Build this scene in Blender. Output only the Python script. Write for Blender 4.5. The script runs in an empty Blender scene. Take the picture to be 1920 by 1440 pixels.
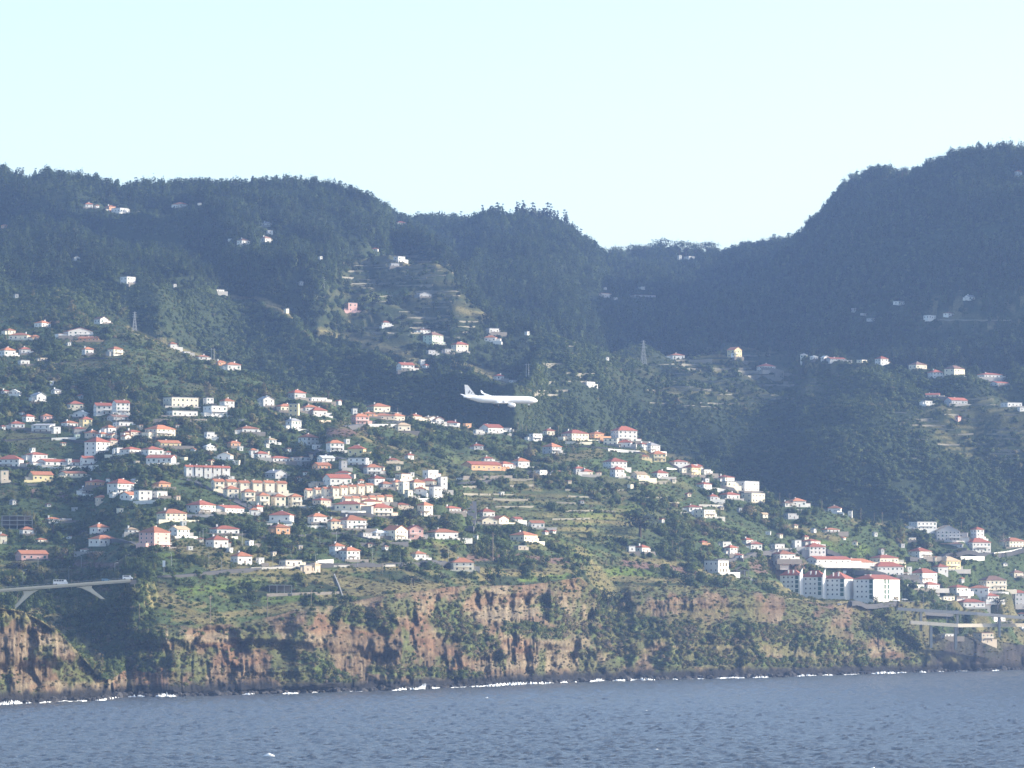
import bpy, math, random
import numpy as np
from mathutils import Vector, Matrix

# ------------------------------------------------------------------ camera
F = 8000.0            # focal length in photo pixels (photo 1920 x 1440)
HC = 45.0             # camera height above the sea (deck of a ship)
PITCH = math.atan(411.0 / F)
SP, CP = math.sin(PITCH), math.cos(PITCH)
scene = bpy.context.scene
COL = scene.collection
cam_data = bpy.data.cameras.new('camera')
cam = bpy.data.objects.new('camera', cam_data)
COL.objects.link(cam)
cam.location = (0, 0, HC)
cam.rotation_euler = (math.pi / 2 + PITCH, 0, 0)
cam_data.sensor_width = 36.0
cam_data.lens = 36.0 * F / 1920.0
cam_data.clip_start = 1.0
cam_data.clip_end = 40000.0
scene.camera = cam

# ------------------------------------------------------------------ light
SUN_AZ = math.radians(90 - 9)      # clockwise from +Y (the view direction)
SUN_EL = math.radians(22)
world = bpy.data.worlds.new('World')
scene.world = world
world.use_nodes = True
wn, wl = world.node_tree.nodes, world.node_tree.links
wn.clear()
sky = wn.new('ShaderNodeTexSky')
sky.sky_type = 'NISHITA'
sky.sun_disc = False
sky.sun_elevation = SUN_EL
sky.sun_rotation = SUN_AZ
sky.altitude = 0
sky.air_density = 1.0
sky.dust_density = 1.2
sky.ozone_density = 0.95
bg = wn.new('ShaderNodeBackground')
bg.inputs['Strength'].default_value = 0.15
wo = wn.new('ShaderNodeOutputWorld')
wl.new(sky.outputs[0], bg.inputs[0])
wl.new(bg.outputs[0], wo.inputs[0])

sun_data = bpy.data.lights.new('sun', 'SUN')
sun_data.energy = 4.2
sun_data.angle = math.radians(0.6)
sun_data.color = (1.0, 0.91, 0.75)
sun = bpy.data.objects.new('sun', sun_data)
COL.objects.link(sun)
sdir = Vector((math.sin(SUN_AZ) * math.cos(SUN_EL), math.cos(SUN_AZ) * math.cos(SUN_EL), math.sin(SUN_EL)))
sun.rotation_euler = (-sdir).to_track_quat('-Z', 'Y').to_euler()
sun.location = (0, 0, 900)

scene.view_settings.view_transform = 'Standard'
scene.view_settings.look = 'None'
scene.view_settings.exposure = 1.1
scene.view_settings.gamma = 1.0
scene.view_settings.use_curve_mapping = False
scene.cycles.use_denoising = True
scene.cycles.max_bounces = 5
scene.cycles.diffuse_bounces = 2
scene.cycles.glossy_bounces = 2
scene.cycles.transmission_bounces = 2
scene.cycles.volume_bounces = 0
scene.cycles.transparent_max_bounces = 4
scene.cycles.use_adaptive_sampling = True
scene.cycles.adaptive_threshold = 0.01

rnd = random.Random(7)
rng = np.random.default_rng(11)

# ------------------------------------------------------------------ helpers
def unproj(x, y, D):
    """photo pixel + depth along Y -> world point (arrays or scalars)"""
    a = (np.asarray(x, float) - 960.0) / F
    b = (720.0 - np.asarray(y, float)) / F
    yc = CP - b * SP
    return a / yc * D, D + 0 * a, HC + (SP + b * CP) / yc * D

def proj(X, Y, Z):
    zc = Y * CP + (Z - HC) * SP
    yc = -Y * SP + (Z - HC) * CP
    return 960.0 + F * X / zc, 720.0 - F * yc / zc

def _hash(ix, iy, seed):
    h = (ix.astype(np.int64) * 374761393 + iy.astype(np.int64) * 668265263 + seed * 974634777) & 0xFFFFFFFF
    h = ((h ^ (h >> 13)) * 1274126177) & 0xFFFFFFFF
    h = h ^ (h >> 16)
    return (h & 0xFFFFFF) / float(0xFFFFFF)

def vnoise(x, y, seed=0):
    x = np.asarray(x, float); y = np.asarray(y, float)
    ix = np.floor(x); iy = np.floor(y)
    fx = x - ix; fy = y - iy
    fx = fx * fx * (3 - 2 * fx); fy = fy * fy * (3 - 2 * fy)
    a = _hash(ix, iy, seed); b = _hash(ix + 1, iy, seed)
    c = _hash(ix, iy + 1, seed); d = _hash(ix + 1, iy + 1, seed)
    return (a + (b - a) * fx) * (1 - fy) + (c + (d - c) * fx) * fy

def fbm(x, y, seed=0, octv=4, gain=0.5):
    s = 0; amp = 1; tot = 0
    for o in range(octv):
        s = s + amp * vnoise(x * 2 ** o + 17.3 * o, y * 2 ** o - 9.1 * o, seed + o)
        tot += amp; amp *= gain
    return s / tot

def smooth(a, b, v):
    t = np.clip((np.asarray(v, float) - a) / (b - a), 0, 1)
    return t * t * (3 - 2 * t)

def link(o, parent=None):
    COL.objects.link(o)
    if parent is not None:
        o.parent = parent
    return o

def mesh_np(name, V, Q, smooth_shade=True):
    """mesh from vertex array (n,3) and quad/tri index array (m,k)"""
    V = np.asarray(V, np.float32); Q = np.asarray(Q, np.int32)
    me = bpy.data.meshes.new(name)
    k = Q.shape[1]
    me.vertices.add(len(V)); me.vertices.foreach_set('co', V.ravel())
    me.loops.add(Q.size); me.loops.foreach_set('vertex_index', Q.ravel())
    me.polygons.add(len(Q))
    me.polygons.foreach_set('loop_start', np.arange(len(Q), dtype=np.int32) * k)
    me.polygons.foreach_set('loop_total', np.full(len(Q), k, np.int32))
    if smooth_shade:
        me.polygons.foreach_set('use_smooth', np.ones(len(Q), bool))
    me.update(calc_edges=True)
    return me

def tag(o, label=None, cat=None, group=None, kind=None):
    if label: o['label'] = label
    if cat: o['category'] = cat
    if group: o['group'] = group
    if kind: o['kind'] = kind
    return o

def empty(name, loc, rz=0.0):
    o = bpy.data.objects.new(name, None)
    o.empty_display_size = 1.0
    o.location = loc; o.rotation_euler = (0, 0, rz)
    return link(o)

class MB:
    """collects polygons, builds one mesh object"""
    def __init__(s): s.v = []; s.f = []; s.m = []
    def add(s, vs, fs, mi=0):
        n = len(s.v); s.v += [tuple(p) for p in vs]
        s.f += [tuple(i + n for i in q) for q in fs]; s.m += [mi] * len(fs)
        return s
    def box(s, x0, x1, y0, y1, z0, z1, mi=0):
        vs = [(x0,y0,z0),(x1,y0,z0),(x1,y1,z0),(x0,y1,z0),(x0,y0,z1),(x1,y0,z1),(x1,y1,z1),(x0,y1,z1)]
        return s.add(vs, [(3,2,1,0),(4,5,6,7),(0,1,5,4),(1,2,6,5),(2,3,7,6),(3,0,4,7)], mi)
    def bar(s, p, q, r0, r1=None, n=6, mi=0):
        r1 = r0 if r1 is None else r1
        p = Vector(p); q = Vector(q); d = (q - p).normalized()
        u = d.orthogonal().normalized(); w = d.cross(u)
        vs = []
        for c, r in ((p, r0), (q, r1)):
            for i in range(n):
                a = 2 * math.pi * i / n
                vs.append(c + u * (math.cos(a) * r) + w * (math.sin(a) * r))
        fs = [(i, (i+1) % n, n + (i+1) % n, n + i) for i in range(n)] + [tuple(range(n-1, -1, -1)), tuple(range(n, 2*n))]
        return s.add(vs, fs, mi)
    def ring(s, secs, mi=0, cap=True):
        n = len(secs[0]); vs = [p for c in secs for p in c]; fs = []
        for k in range(len(secs) - 1):
            for i in range(n):
                fs.append((k*n+i, k*n+(i+1) % n, (k+1)*n+(i+1) % n, (k+1)*n+i))
        if cap:
            fs += [tuple(range(n-1, -1, -1)), tuple(range((len(secs)-1)*n, len(secs)*n))]
        return s.add(vs, fs, mi)
    def mesh(s, name, mats, smooth_shade=False):
        me = bpy.data.meshes.new(name)
        me.from_pydata(s.v, [], s.f)
        for m in (mats if isinstance(mats, (list, tuple)) else [mats]): me.materials.append(m)
        me.polygons.foreach_set('material_index', s.m)
        if smooth_shade: me.polygons.foreach_set('use_smooth', [True] * len(s.f))
        me.update()
        return me
    def build(s, name, mats, parent=None, smooth_shade=False):
        return link(bpy.data.objects.new(name, s.mesh(name, mats, smooth_shade)), parent)

# ------------------------------------------------------------------ materials
def newmat(name):
    m = bpy.data.materials.new(name); m.use_nodes = True
    nt = m.node_tree; b = nt.nodes['Principled BSDF']
    return m, nt, b

def plain(name, col, rough=0.8, var=0.12, scale=0.6, spec=0.3, metallic=0.0):
    m, nt, b = newmat(name)
    b.inputs['Roughness'].default_value = rough
    b.inputs['Specular IOR Level'].default_value = spec
    b.inputs['Metallic'].default_value = metallic
    tc = nt.nodes.new('ShaderNodeNewGeometry')
    nz = nt.nodes.new('ShaderNodeTexNoise'); nz.inputs['Scale'].default_value = scale
    nz.inputs['Detail'].default_value = 4
    nt.links.new(tc.outputs['Position'], nz.inputs['Vector'])
    oi = nt.nodes.new('ShaderNodeObjectInfo')
    ad = nt.nodes.new('ShaderNodeMath'); ad.operation = 'ADD'
    nt.links.new(nz.outputs['Fac'], ad.inputs[0]); nt.links.new(oi.outputs['Random'], ad.inputs[1])
    mr = nt.nodes.new('ShaderNodeMapRange')
    mr.inputs['From Min'].default_value = 0.3; mr.inputs['From Max'].default_value = 1.7
    mr.inputs['To Min'].default_value = 1 - var; mr.inputs['To Max'].default_value = 1 + var
    nt.links.new(ad.outputs[0], mr.inputs['Value'])
    mx = nt.nodes.new('ShaderNodeVectorMath'); mx.operation = 'SCALE'
    mx.inputs[0].default_value = col[:3]
    nt.links.new(mr.outputs[0], mx.inputs['Scale'])
    nt.links.new(mx.outputs[0], b.inputs['Base Color'])
    return m
# ------------------------------------------------------------------ terrain
# Curves that run across the hillside: (photo x, photo y, depth in metres).
# Each is a real line on the land (shore, cliff edge, crest, valley floor).
def cur(pts):
    a = np.array(pts, float)
    return lambda x: (np.interp(x, a[:, 0], a[:, 1]), np.interp(x, a[:, 0], a[:, 2]))
def wgt(pts):
    a = np.array(pts, float)
    return lambda x: np.interp(x, a[:, 0], a[:, 1])

xs = np.concatenate([np.arange(-900, -140, 14.0), np.arange(-140, 2061, 2.0), np.arange(2074, 2900, 14.0)])
NX = len(xs)

shore_y = np.interp(xs, [-900,-250,0,110,200,235,300,480,740,960,1130,1400,1640,1750,1920,2300,2900],
                        [1360,1336,1321,1316,1312,1306,1307,1302,1294,1284,1277,1271,1263,1260,1256,1248,1240])
# depth where the shore pixel meets the sea
def sea_depth(y):
    b = (720.0 - y) / F
    return -HC * (CP - b * SP) / (SP + b * CP)
shore_D = sea_depth(shore_y)
_sd = sea_depth(np.array([1360,1336,1321,1307.5,1302,1294,1284,1277,1271,1263,1256,1248,1240.]))
sD = lambda x: np.interp(x, [-900,-250,0,300,480,740,960,1130,1400,1640,1920,2300,2900], _sd)

k2 = cur([(-900,1080,1760),(-250,1118,1880),(0,1138,1935),(40,1144,1945),(75,1160,1950),(110,1184,1955),(150,1226,1962),(190,1268,1975),(215,1293,1985),(240,1300,2000)])
w2 = wgt([(195,1),(235,0)])
k3 = cur([(-900,1150,1850),(-250,1185,1950),(0,1195,2050),(110,1240,2060),(190,1290,2062),(240,1300,2050)])
ctop = [(-900,1100),(-250,1120),(0,1140),(130,1146),(188,1134),(225,1150),(262,1186),(300,1180),(360,1171),(440,1171),(500,1160),(560,1142),(640,1134),(720,1118),(800,1106),
        (870,1099),(960,1099),(1040,1091),(1085,1082),(1125,1112),(1150,1128),(1180,1103),(1250,1098),(1330,1100),(1400,1108),(1450,1113),(1465,1118),(1503,1126),(1537,1136),(1590,1148),(1620,1158),(1650,1166),
        (1705,1182),(1738,1212),(1770,1196),(1810,1196),(1860,1204),(1920,1216),(2170,1214),(2900,1190)]
coff = [(-900,260),(-250,250),(0,230),(130,190),(188,150),(225,112),(262,66),(300,46),(500,44),(700,42),(960,44),(1080,52),(1150,74),(1200,70),(1400,74),(1500,66),(1640,58),(1740,56),(1800,60),(1920,60),(2900,80)]
ct = np.array(ctop); co = np.array(coff)
k4 = lambda x: (np.interp(x, ct[:,0], ct[:,1]), sD(x) + np.interp(x, co[:,0], co[:,1]))
r5 = np.array([(-900,1080,360),(-250,1098,350),(0,1106,320),(150,1100,260),(240,1089,150),(300,1084,120),(400,1076,120),(600,1060,120),(700,1057,120),(800,1058,110),(960,1046,110),(1080,1056,90),(1200,1064,112),
               (1330,1082,112),(1400,1094,108),(1440,1108,104),(1480,1116,102),(1560,1122,98),(1640,1132,92),(1700,1146,88),(1800,1152,90),(1920,1158,95),(2900,1150,110)], float)
k5 = lambda x: (np.interp(x, r5[:,0], r5[:,1]), sD(x) + np.interp(x, r5[:,0], r5[:,2]))
kB = cur([(540,765,2720),(600,782,2690),(640,792,2665),(700,822,2635),(760,850,2605),(830,888,2565),(850,920,2545),(880,945,2530)])
wB = wgt([(570,0),(620,1),(838,1),(872,0)])
kBv = lambda x: (kB(x)[0] + 34, kB(x)[1] + 60)
S1 = cur([(-900,590,3100),(0,600,3060),(190,600,3050),(250,616,3020),(330,652,2980),(450,694,2920),(520,724,2890),(600,742,2880),(660,760,2890),(700,764,2900),(760,780,2910),(830,792,2920),
          (900,804,2930),(1000,812,2945),(1060,814,2950),(1110,814,2955),(1165,818,2960),(1200,826,2950),(1240,852,2945),(1300,874,2945),(1350,894,2950),(1400,916,2955),(1440,938,2960),(1500,952,2965),
          (1560,962,2975),(1600,976,2985),(1680,986,3010),(1760,994,3040),(1850,1000,3075),(1920,1008,3100),(2170,1012,3180),(2900,1000,3300)])
_rav = cur([(940,890,3050),(1000,885,3080),(1080,890,3150),(1160,900,3250),(1240,925,3240),(1350,968,3170),(1440,1010,3130),(1600,1055,3110),(1760,1075,3130),(1920,1090,3170),(2900,1090,3350)])
def S1v(x):
    f = smooth(900, 1020, x); y, D = S1(x); ry, rD = _rav(x)
    return (y + 85) * (1 - f) + ry * f, (D + 150) * (1 - f) + rD * f
wS1v = wgt([(150,0),(260,0.8),(400,1),(2900,1)])
P2 = cur([(380,556,3500),(430,562,3460),(490,571,3410),(545,598,3340),(600,628,3280),(660,642,3240),(720,654,3205),(765,668,3175),(790,686,3155),(850,686,3150),(900,702,3125),(940,720,3105),(980,730,3095),(1030,745,3090)])
w2P = wgt([(300,0),(450,1),(975,1),(1025,0)])
P2v = lambda x: (P2(x)[0] + 62, P2(x)[1] + 95)
w2Pv = wgt([(400,0),(580,1),(950,1),(1010,0)])
R3 = cur([(-900,380,3800),(-250,405,3720),(0,430,3660),(100,440,3630),(200,460,3600),(300,488,3580),(370,526,3565),(410,548,3560),(440,555,3560),(600,470,3720),(640,474,3700),(700,472,3690),(760,496,3655),(850,514,3600),(880,552,3570),
          (930,600,3530),(960,618,3505),(1010,618,3475),(1060,632,3440),(1110,656,3420),(1150,680,3500),(1200,694,3620),(1250,680,3680),(1300,664,3650),(1370,650,3590),(1430,648,3540),(1480,658,3510),
          (1530,668,3490),(1600,678,3470),(1700,697,3430),(1800,712,3400),(1920,722,3370),(2900,740,3300)])
w3 = wgt([(390,1),(445,0),(600,0),(650,1)])
R3v = lambda x: (R3(x)[0] + np.interp(x, [0,600,850,1000,1300,2900], [45,30,40,60,60,60]), R3(x)[1] + 130)
w3v = wgt([(380,1),(430,0),(640,0),(720,.4),(850,1)])
R4 = cur([(690,382,3960),(725,406,3930),(780,446,3850),(850,504,3780),(900,550,3720),(1240,670,3860),(1260,650,3920),(1320,592,4060),(1400,528,4260),(1460,484,4400),(1495,455,4520)])
w4 = wgt([(690,0),(712,1),(870,1),(905,0),(1245,0),(1290,1),(1485,1),(1497,0)])
R4v = lambda x: (R4(x)[0] + 45, R4(x)[1] + 160)
SK = cur([(-900,300,3950),(-250,310,3920),(0,330,3900),(60,342,3900),(130,352,3900),(200,360,3900),(232,371,3910),(256,360,3920),(300,358,3930),(380,350,3950),(440,345,3960),(520,349,3980),(600,359,4000),(680,377,4010),(714,390,4020),
          (732,408,4450),(760,418,4480),(830,416,4500),(880,419,4500),(920,410,4500),(980,406,4500),(1040,415,4520),(1072,432,4540),(1090,456,4600),(1130,477,4700),(1146,482,4800),(1180,474,4950),(1250,470,5000),(1310,470,5000),
          (1345,474,5000),(1370,474,5000),(1400,462,4980),(1460,456,4950),(1486,455,4900),(1500,440,4560),(1512,424,4540),(1552,394,4480),(1582,354,4430),(1604,334,4400),(1650,320,4340),(1710,320,4280),(1760,306,4230),(1800,292,4190),(1860,286,4130),(1920,282,4080),(2170,262,3950),(2900,260,3900)])
_SK0 = SK
SK = lambda x: (_SK0(x)[0] + np.interp(x, [0, 700, 740, 1090, 1150, 1480, 1510, 2000], [3, 3, 4, 4, 6, 6, 8, 9]), _SK0(x)[1])
BK = lambda x: (SK(x)[0] + 70, SK(x)[1] + 450)

layers = [  # (curve, weight or None, rows from the previous curve)
    ('shore',), ]
def pos(k, x):
    y, D = k(x); X, Y, Z = unproj(x, y, D); return D, Z

named = [('k2', k2, w2, 46), ('k3', k3, w2, 24), ('k4', k4, None, 50), ('k5', k5, None, 44), ('kB', kB, wB, 90), ('kBv', kBv, wB, 16), ('S1', S1, None, 52), ('S1v', S1v, wS1v, 16),
         ('P2', P2, w2P, 60), ('P2v', P2v, w2Pv, 14), ('R3', R3, w3, 60), ('R3v', R3v, w3v, 14), ('R4', R4, w4, 44), ('R4v', R4v, w4, 14), ('SK', SK, None, 60), ('BK', BK, None, 10)]
NK = len(named)
Dk = np.full((NK, NX), np.nan); Zk = np.full((NK, NX), np.nan)
Wk = np.ones((NK, NX))
for i, (n, k, w, r) in enumerate(named):
    Dk[i], Zk[i] = pos(k, xs)
    if w is not None: Wk[i] = w(xs)
# where a line does not exist, the land runs straight between its neighbours
for i, (n, k, w, r) in enumerate(named):
    if w is None: continue
    lo = i - 1
    while lo >= 0 and named[lo][2] is not None: lo -= 1
    hi = i + 1
    while named[hi][2] is not None: hi += 1
    loD, loZ = (shore_D, 0 * shore_D) if lo < 0 else (Dk[lo], Zk[lo])
    f = (i - lo) / (hi - lo)
    dD = loD + (Dk[hi] - loD) * f; dZ = loZ + (Zk[hi] - loZ) * f
    Dk[i] = dD + (Dk[i] - dD) * Wk[i]; Zk[i] = dZ + (Zk[i] - dZ) * Wk[i]
# keep the depth growing
Dk[0] = np.maximum(Dk[0], shore_D + 6)
for i in range(1, NK): Dk[i] = np.maximum(Dk[i], Dk[i-1] + 4)
def sm_x(a, n):
    ker = np.hanning(n + 2)[1:-1]; ker /= ker.sum()
    return np.convolve(np.pad(a, (n//2, n - 1 - n//2), mode='edge'), ker, mode='valid')
for i in range(NK):
    n = 9 if named[i][0] in ('SK', 'k4', 'k2') else 21
    Dk[i] = sm_x(Dk[i], n); Zk[i] = sm_x(Zk[i], n)

rows_D = [shore_D - 60, shore_D - 8, shore_D]
rows_Z = [np.full(NX, -9.0), np.full(NX, -2.5), np.zeros(NX)]
rowid = {'shore': 2}
rk = [0.0, 0.0, 0.0]        # continuous curve index per row
pD, pZ = shore_D, np.zeros(NX)
for i in range(NK):
    n = named[i][3]
    for j in range(1, n + 1):
        t = j / n
        rows_D.append(pD + (Dk[i] - pD) * t); rows_Z.append(pZ + (Zk[i] - pZ) * t); rk.append(i + t)
    rowid[named[i][0]] = len(rows_D) - 1
    pD, pZ = Dk[i], Zk[i]
# back side and far coast
rows_D.append(pD + 900); rows_Z.append(np.full(NX, 60.0)); rk.append(NK + .5)
rows_D.append(pD + 1600); rows_Z.append(np.full(NX, -9.0)); rk.append(NK + 1.0)
GD = np.array(rows_D); GZ = np.array(rows_Z); RK = np.array(rk); NR = len(RK)
# round the creases along depth (not the cliff)
iS = rowid['k5'] + 4
for it in range(10):
    A = GZ.copy()
    A[iS:-3] = (GZ[iS-1:-4] + 2 * GZ[iS:-3] + GZ[iS+1:-2]) / 4
    GZ = A
GA = ((xs - 960.0) / F)[None, :] * np.ones((NR, 1))       # azimuth slope X/Y (approx.)
_b = 0.0
GX = GA * GD                                              # X grows with depth along one bearing
# noise relief
i4 = rowid['k4']; i5 = rowid['k5']; iS1 = rowid['S1']; iSK = rowid['SK']
cliff_w = np.zeros(NR); cliff_w[3:i4+1] = 1.0
t_c = np.clip((np.arange(NR) - 2) / (i4 - 2.0), 0, 1)
relief = np.clip((np.arange(NR) - i5) / 40.0, 0, 1)
crest_keep = 1 - 0.75 * np.exp(-((np.arange(NR) - iSK) / 12.0) ** 2) - 0.5 * np.exp(-((np.arange(NR) - iS1) / 10.0) ** 2)
n1 = fbm(GX / 130, GD / 130, 3, 3) - .5
n2 = fbm(GX / 38 + .4 * GD / 60, GD / 60, 9, 3) - .5
far = np.clip((np.arange(NR) - iS1) / 30.0, 0, 1)
gul = np.abs(fbm(GX / 75 + .25 * GD / 75, GD / 190, 21, 3) - .5)            # gullies running down the slope
GZ = GZ + (relief * crest_keep)[:, None] * (n1 * (9 + 14 * far[:, None]) + n2 * (5 + 9 * far[:, None]) - (0.12 - gul) * 34 * (.25 + .75 * far[:, None]))
# narrow walled farming terraces on the slopes: small real steps
step = 4.6
terr_px = [(760,560,150,90),(1370,700,190,60),(1860,800,130,60),(930,900,120,60),(1130,960,160,50),(1880,590,160,40),(240,660,120,40)]
PXx, PXy = proj(GX, GD, GZ)
tm = np.zeros_like(GZ)
for (cx, cy, rx, ry) in terr_px:
    tm = np.maximum(tm, np.clip(1.6 - ((PXx - cx) / rx) ** 2 - ((PXy - cy) / ry) ** 2, 0, 1))
_gx = np.gradient(GZ, axis=1) / np.maximum(np.gradient(GX, axis=1), .05); _gd = np.gradient(GZ, axis=0) / np.maximum(np.gradient(GD, axis=0), .05)
fac_ = np.clip(_gd, 0, None) / (np.hypot(_gx, _gd) + 1e-6)
for _ in range(6): fac_[1:-1, 1:-1] = (fac_[:-2, 1:-1] + fac_[2:, 1:-1] + fac_[1:-1, :-2] + fac_[1:-1, 2:]) / 4
fac_ = smooth(.62, .88, fac_)      # terraces only where the slope faces the sea
q = GZ / step; fr = q - np.floor(q)
GZ = GZ + tm * fac_ * step * (np.clip((fr - .72) / .28, 0, 1) - fr) * .55
riser = tm * fac_ * smooth(.70, .78, fr) * smooth(.30, .45, fbm(GX / 30, GZ / 9, 85, 2))
# lower fields between cliff edge and road: banks
bank = ((np.arange(NR) > i4) & (np.arange(NR) <= i5 + 30))[:, None] * 1.0
q = GZ / 4.2; fr = q - np.floor(q)
GZ = GZ + bank * 4.2 * (np.clip((fr - .6) / .4, 0, 1) - fr) * .65 * smooth(.35, .6, fbm(GX/40, GD/40, 5, 2))
# the cliff: buttresses, columns, hollows; displaced along depth
arc = np.concatenate([[0], np.cumsum(np.hypot(np.diff(shore_D), np.diff((xs-960)/F*shore_D)))])
ARC = np.ones((NR, 1)) * arc[None, :]
butt = fbm(ARC / 42, GZ / 160 + 3, 31, 3) - .5
ribs = fbm(ARC / 5.0 + .06 * GZ, GZ / 20, 37, 3) - .5
cols = np.abs(fbm(ARC / 1.7 + .05 * GZ, GZ / 12, 41, 2) - .5)
holl = smooth(.52, .68, fbm(ARC / 20 + 5, GZ / 15, 47, 4))
led = fbm(ARC / 70, GZ / 4.2, 53, 3) - .5
bnch = smooth(.35,.65, fbm(ARC / 150, GZ / 11, 57, 2)) - .5
karst = fbm(ARC / 9 + .12 * GZ, GZ / 7 - .05 * ARC, 59, 4) - .5
edge = np.clip(t_c / .12, 0, 1) * np.clip((1.0 - t_c) / .10, 0, 1)
cw = (cliff_w * edge)[:, None]
soft = smooth(225, 260, xs)[None, :] + (np.arange(NR) <= rowid['k2'])[:, None] * (xs < 240)[None, :]
cw = cw * np.clip(soft, 0, 1)
rugged = (.35 + 1.0 * smooth(.35, .65, fbm(ARC / 60, GZ / 40, 63, 2)))
dd = cw * (butt * 32 + rugged * (1 - .45 * (xs < 245))[None, :] * (ribs * 4.8 + (cols - .2) * 5) + karst * 10.5 + holl * 6.5 + led * 8 + bnch * 10)
dd *= (1 - .45 * smooth(1090, 1180, xs))[None, :]
# convex profile on the right: steep foot, grassy brow
cvx = smooth(1080, 1200, xs)[None, :] * cliff_w[:, None] * np.sin(math.pi * t_c)[:, None]
GZ = GZ + cvx * 7.0
dd *= np.clip((GD[i4] - GD[2]) / 40.0, .5, 1.2)[None, :]
GD = GD + dd
shore_w = np.exp(-((np.arange(NR) - 4) / 5.0) ** 2)[:, None]
GD = GD + shore_w * (fbm(ARC / 14, GZ * 0, 61, 3) - .5) * 16
GZ = GZ + shore_w * (np.arange(NR) > 2)[:, None] * (fbm(ARC / 3, GD / 3, 67, 2) - .45) * 2.4
for i in range(3, NR): GD[i] = np.maximum(GD[i], GD[i-1] - 5.0)
GX = GA * GD
PXx, PXy = proj(GX, GD, GZ)

# ---- ground lookups
def hit(x, y, lo='shore', hi='SK'):
    """land point seen at a photo pixel, looking for it only between two named lines"""
    a, b = rowid[lo], rowid[hi]
    j = int(np.clip(np.searchsorted(xs, x), 1, NX - 1))
    f = float(np.clip((x - xs[j-1]) / (xs[j] - xs[j-1]), 0, 1))
    yy = PXy[a:b+1, j-1] * (1 - f) + PXy[a:b+1, j] * f
    ok = np.nonzero(yy <= y)[0]
    i = int(ok[0]) if len(ok) else int(np.argmin(yy))
    t = 0.0
    if len(ok) and i > 0:
        t = float(np.clip((yy[i-1] - y) / max(yy[i-1] - yy[i], 1e-6), 0, 1)); i -= 1
    def g(A):
        c0 = A[a+i, j-1] * (1 - f) + A[a+i, j] * f
        c1 = A[min(a+i+1, NR-1), j-1] * (1 - f) + A[min(a+i+1, NR-1), j] * f
        return c0 * (1 - t) + c1 * t
    return Vector((g(GX), g(GD), g(GZ)))

def ground(X, Y):
    x = 960 + F * X / Y
    j = int(np.clip(round(np.interp(x, xs, np.arange(NX))), 0, NX - 1))
    d = np.maximum.accumulate(GD[:, j])
    return float(np.interp(Y, d, GZ[:, j]))

# ------------------------------------------------------------------ sea
sy = np.concatenate([[60, 300, 600, 800], 1.0 / np.linspace(1/950., 1/3300., 900), [3600, 4500, 7000]])
sx = np.concatenate([[-.40, -.3, -.22], np.linspace(-.145, .145, 460), [.22, .3, .40]])
SX, SYY = np.meshgrid(sx, sy); SX = SX * SYY
WZ = np.zeros_like(SX)
wr = np.random.default_rng(5)
for i in range(60):
    lam = wr.uniform(3.0, 5) if i < 30 else wr.uniform(5, 9) if i < 50 else wr.uniform(16, 40)
    th = math.radians(242) + wr.normal(0, .55)
    kx, ky = math.cos(th) * 2*math.pi/lam, math.sin(th) * 2*math.pi/lam
    amp = (.0086 if i < 50 else .0010) * lam
    WZ += amp * np.sin(kx * SX + ky * SYY + wr.uniform(0, 6.28))
WZ *= (.75 + .5 * fbm(SX / 90, SYY / 160, 151, 2))
WZ = WZ * np.clip((SYY - 600) / 200, 0, 1) * np.clip((3300 - SYY) / 200, 0, 1)
idx = np.arange(SX.size).reshape(SX.shape)
Qd = np.stack([idx[:-1, :-1], idx[:-1, 1:], idx[1:, 1:], idx[1:, :-1]], -1).reshape(-1, 4)
me = mesh_np('sea', np.stack([SX, SYY, WZ], -1).reshape(-1, 3), Qd)
m, nt, b = newmat('sea_water')
b.inputs['Base Color'].default_value = (.088, .100, .117, 1)
b.inputs['Roughness'].default_value = .22
b.inputs['IOR'].default_value = 1.33
gp = nt.nodes.new('ShaderNodeNewGeometry')
mp = nt.nodes.new('ShaderNodeMapping'); mp.inputs['Scale'].default_value = (1, .7, 1)
nz = nt.nodes.new('ShaderNodeTexNoise'); nz.inputs['Scale'].default_value = .7; nz.inputs['Detail'].default_value = 5; nz.inputs['Roughness'].default_value = .62
nt.links.new(gp.outputs['Position'], mp.inputs['Vector']); nt.links.new(mp.outputs[0], nz.inputs['Vector'])
bp = nt.nodes.new('ShaderNodeBump'); bp.inputs['Strength'].default_value = .9; bp.inputs['Distance'].default_value = 1.0
nt.links.new(nz.outputs['Fac'], bp.inputs['Height']); nt.links.new(bp.outputs[0], b.inputs['Normal'])
me.materials.append(m)
sea = link(bpy.data.objects.new('sea_water', me)); tag(sea, kind='structure')

# ------------------------------------------------------------------ haze: the air between
HAZE = 0.000068
hb = MB().box(-4600, 4600, -60, 8300, -11, 640)
hm = bpy.data.materials.new('air'); hm.use_nodes = True
nt = hm.node_tree; nt.nodes.clear()
pv = nt.nodes.new('ShaderNodeVolumePrincipled')
pv.inputs['Color'].default_value = (.33, .53, 1.0, 1)
pv.inputs['Density'].default_value = HAZE
pv.inputs['Anisotropy'].default_value = 0.1
ho = nt.nodes.new('ShaderNodeOutputMaterial'); nt.links.new(pv.outputs[0], ho.inputs['Volume'])
haze = hb.build('haze', hm); tag(haze, kind='stuff')
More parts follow.
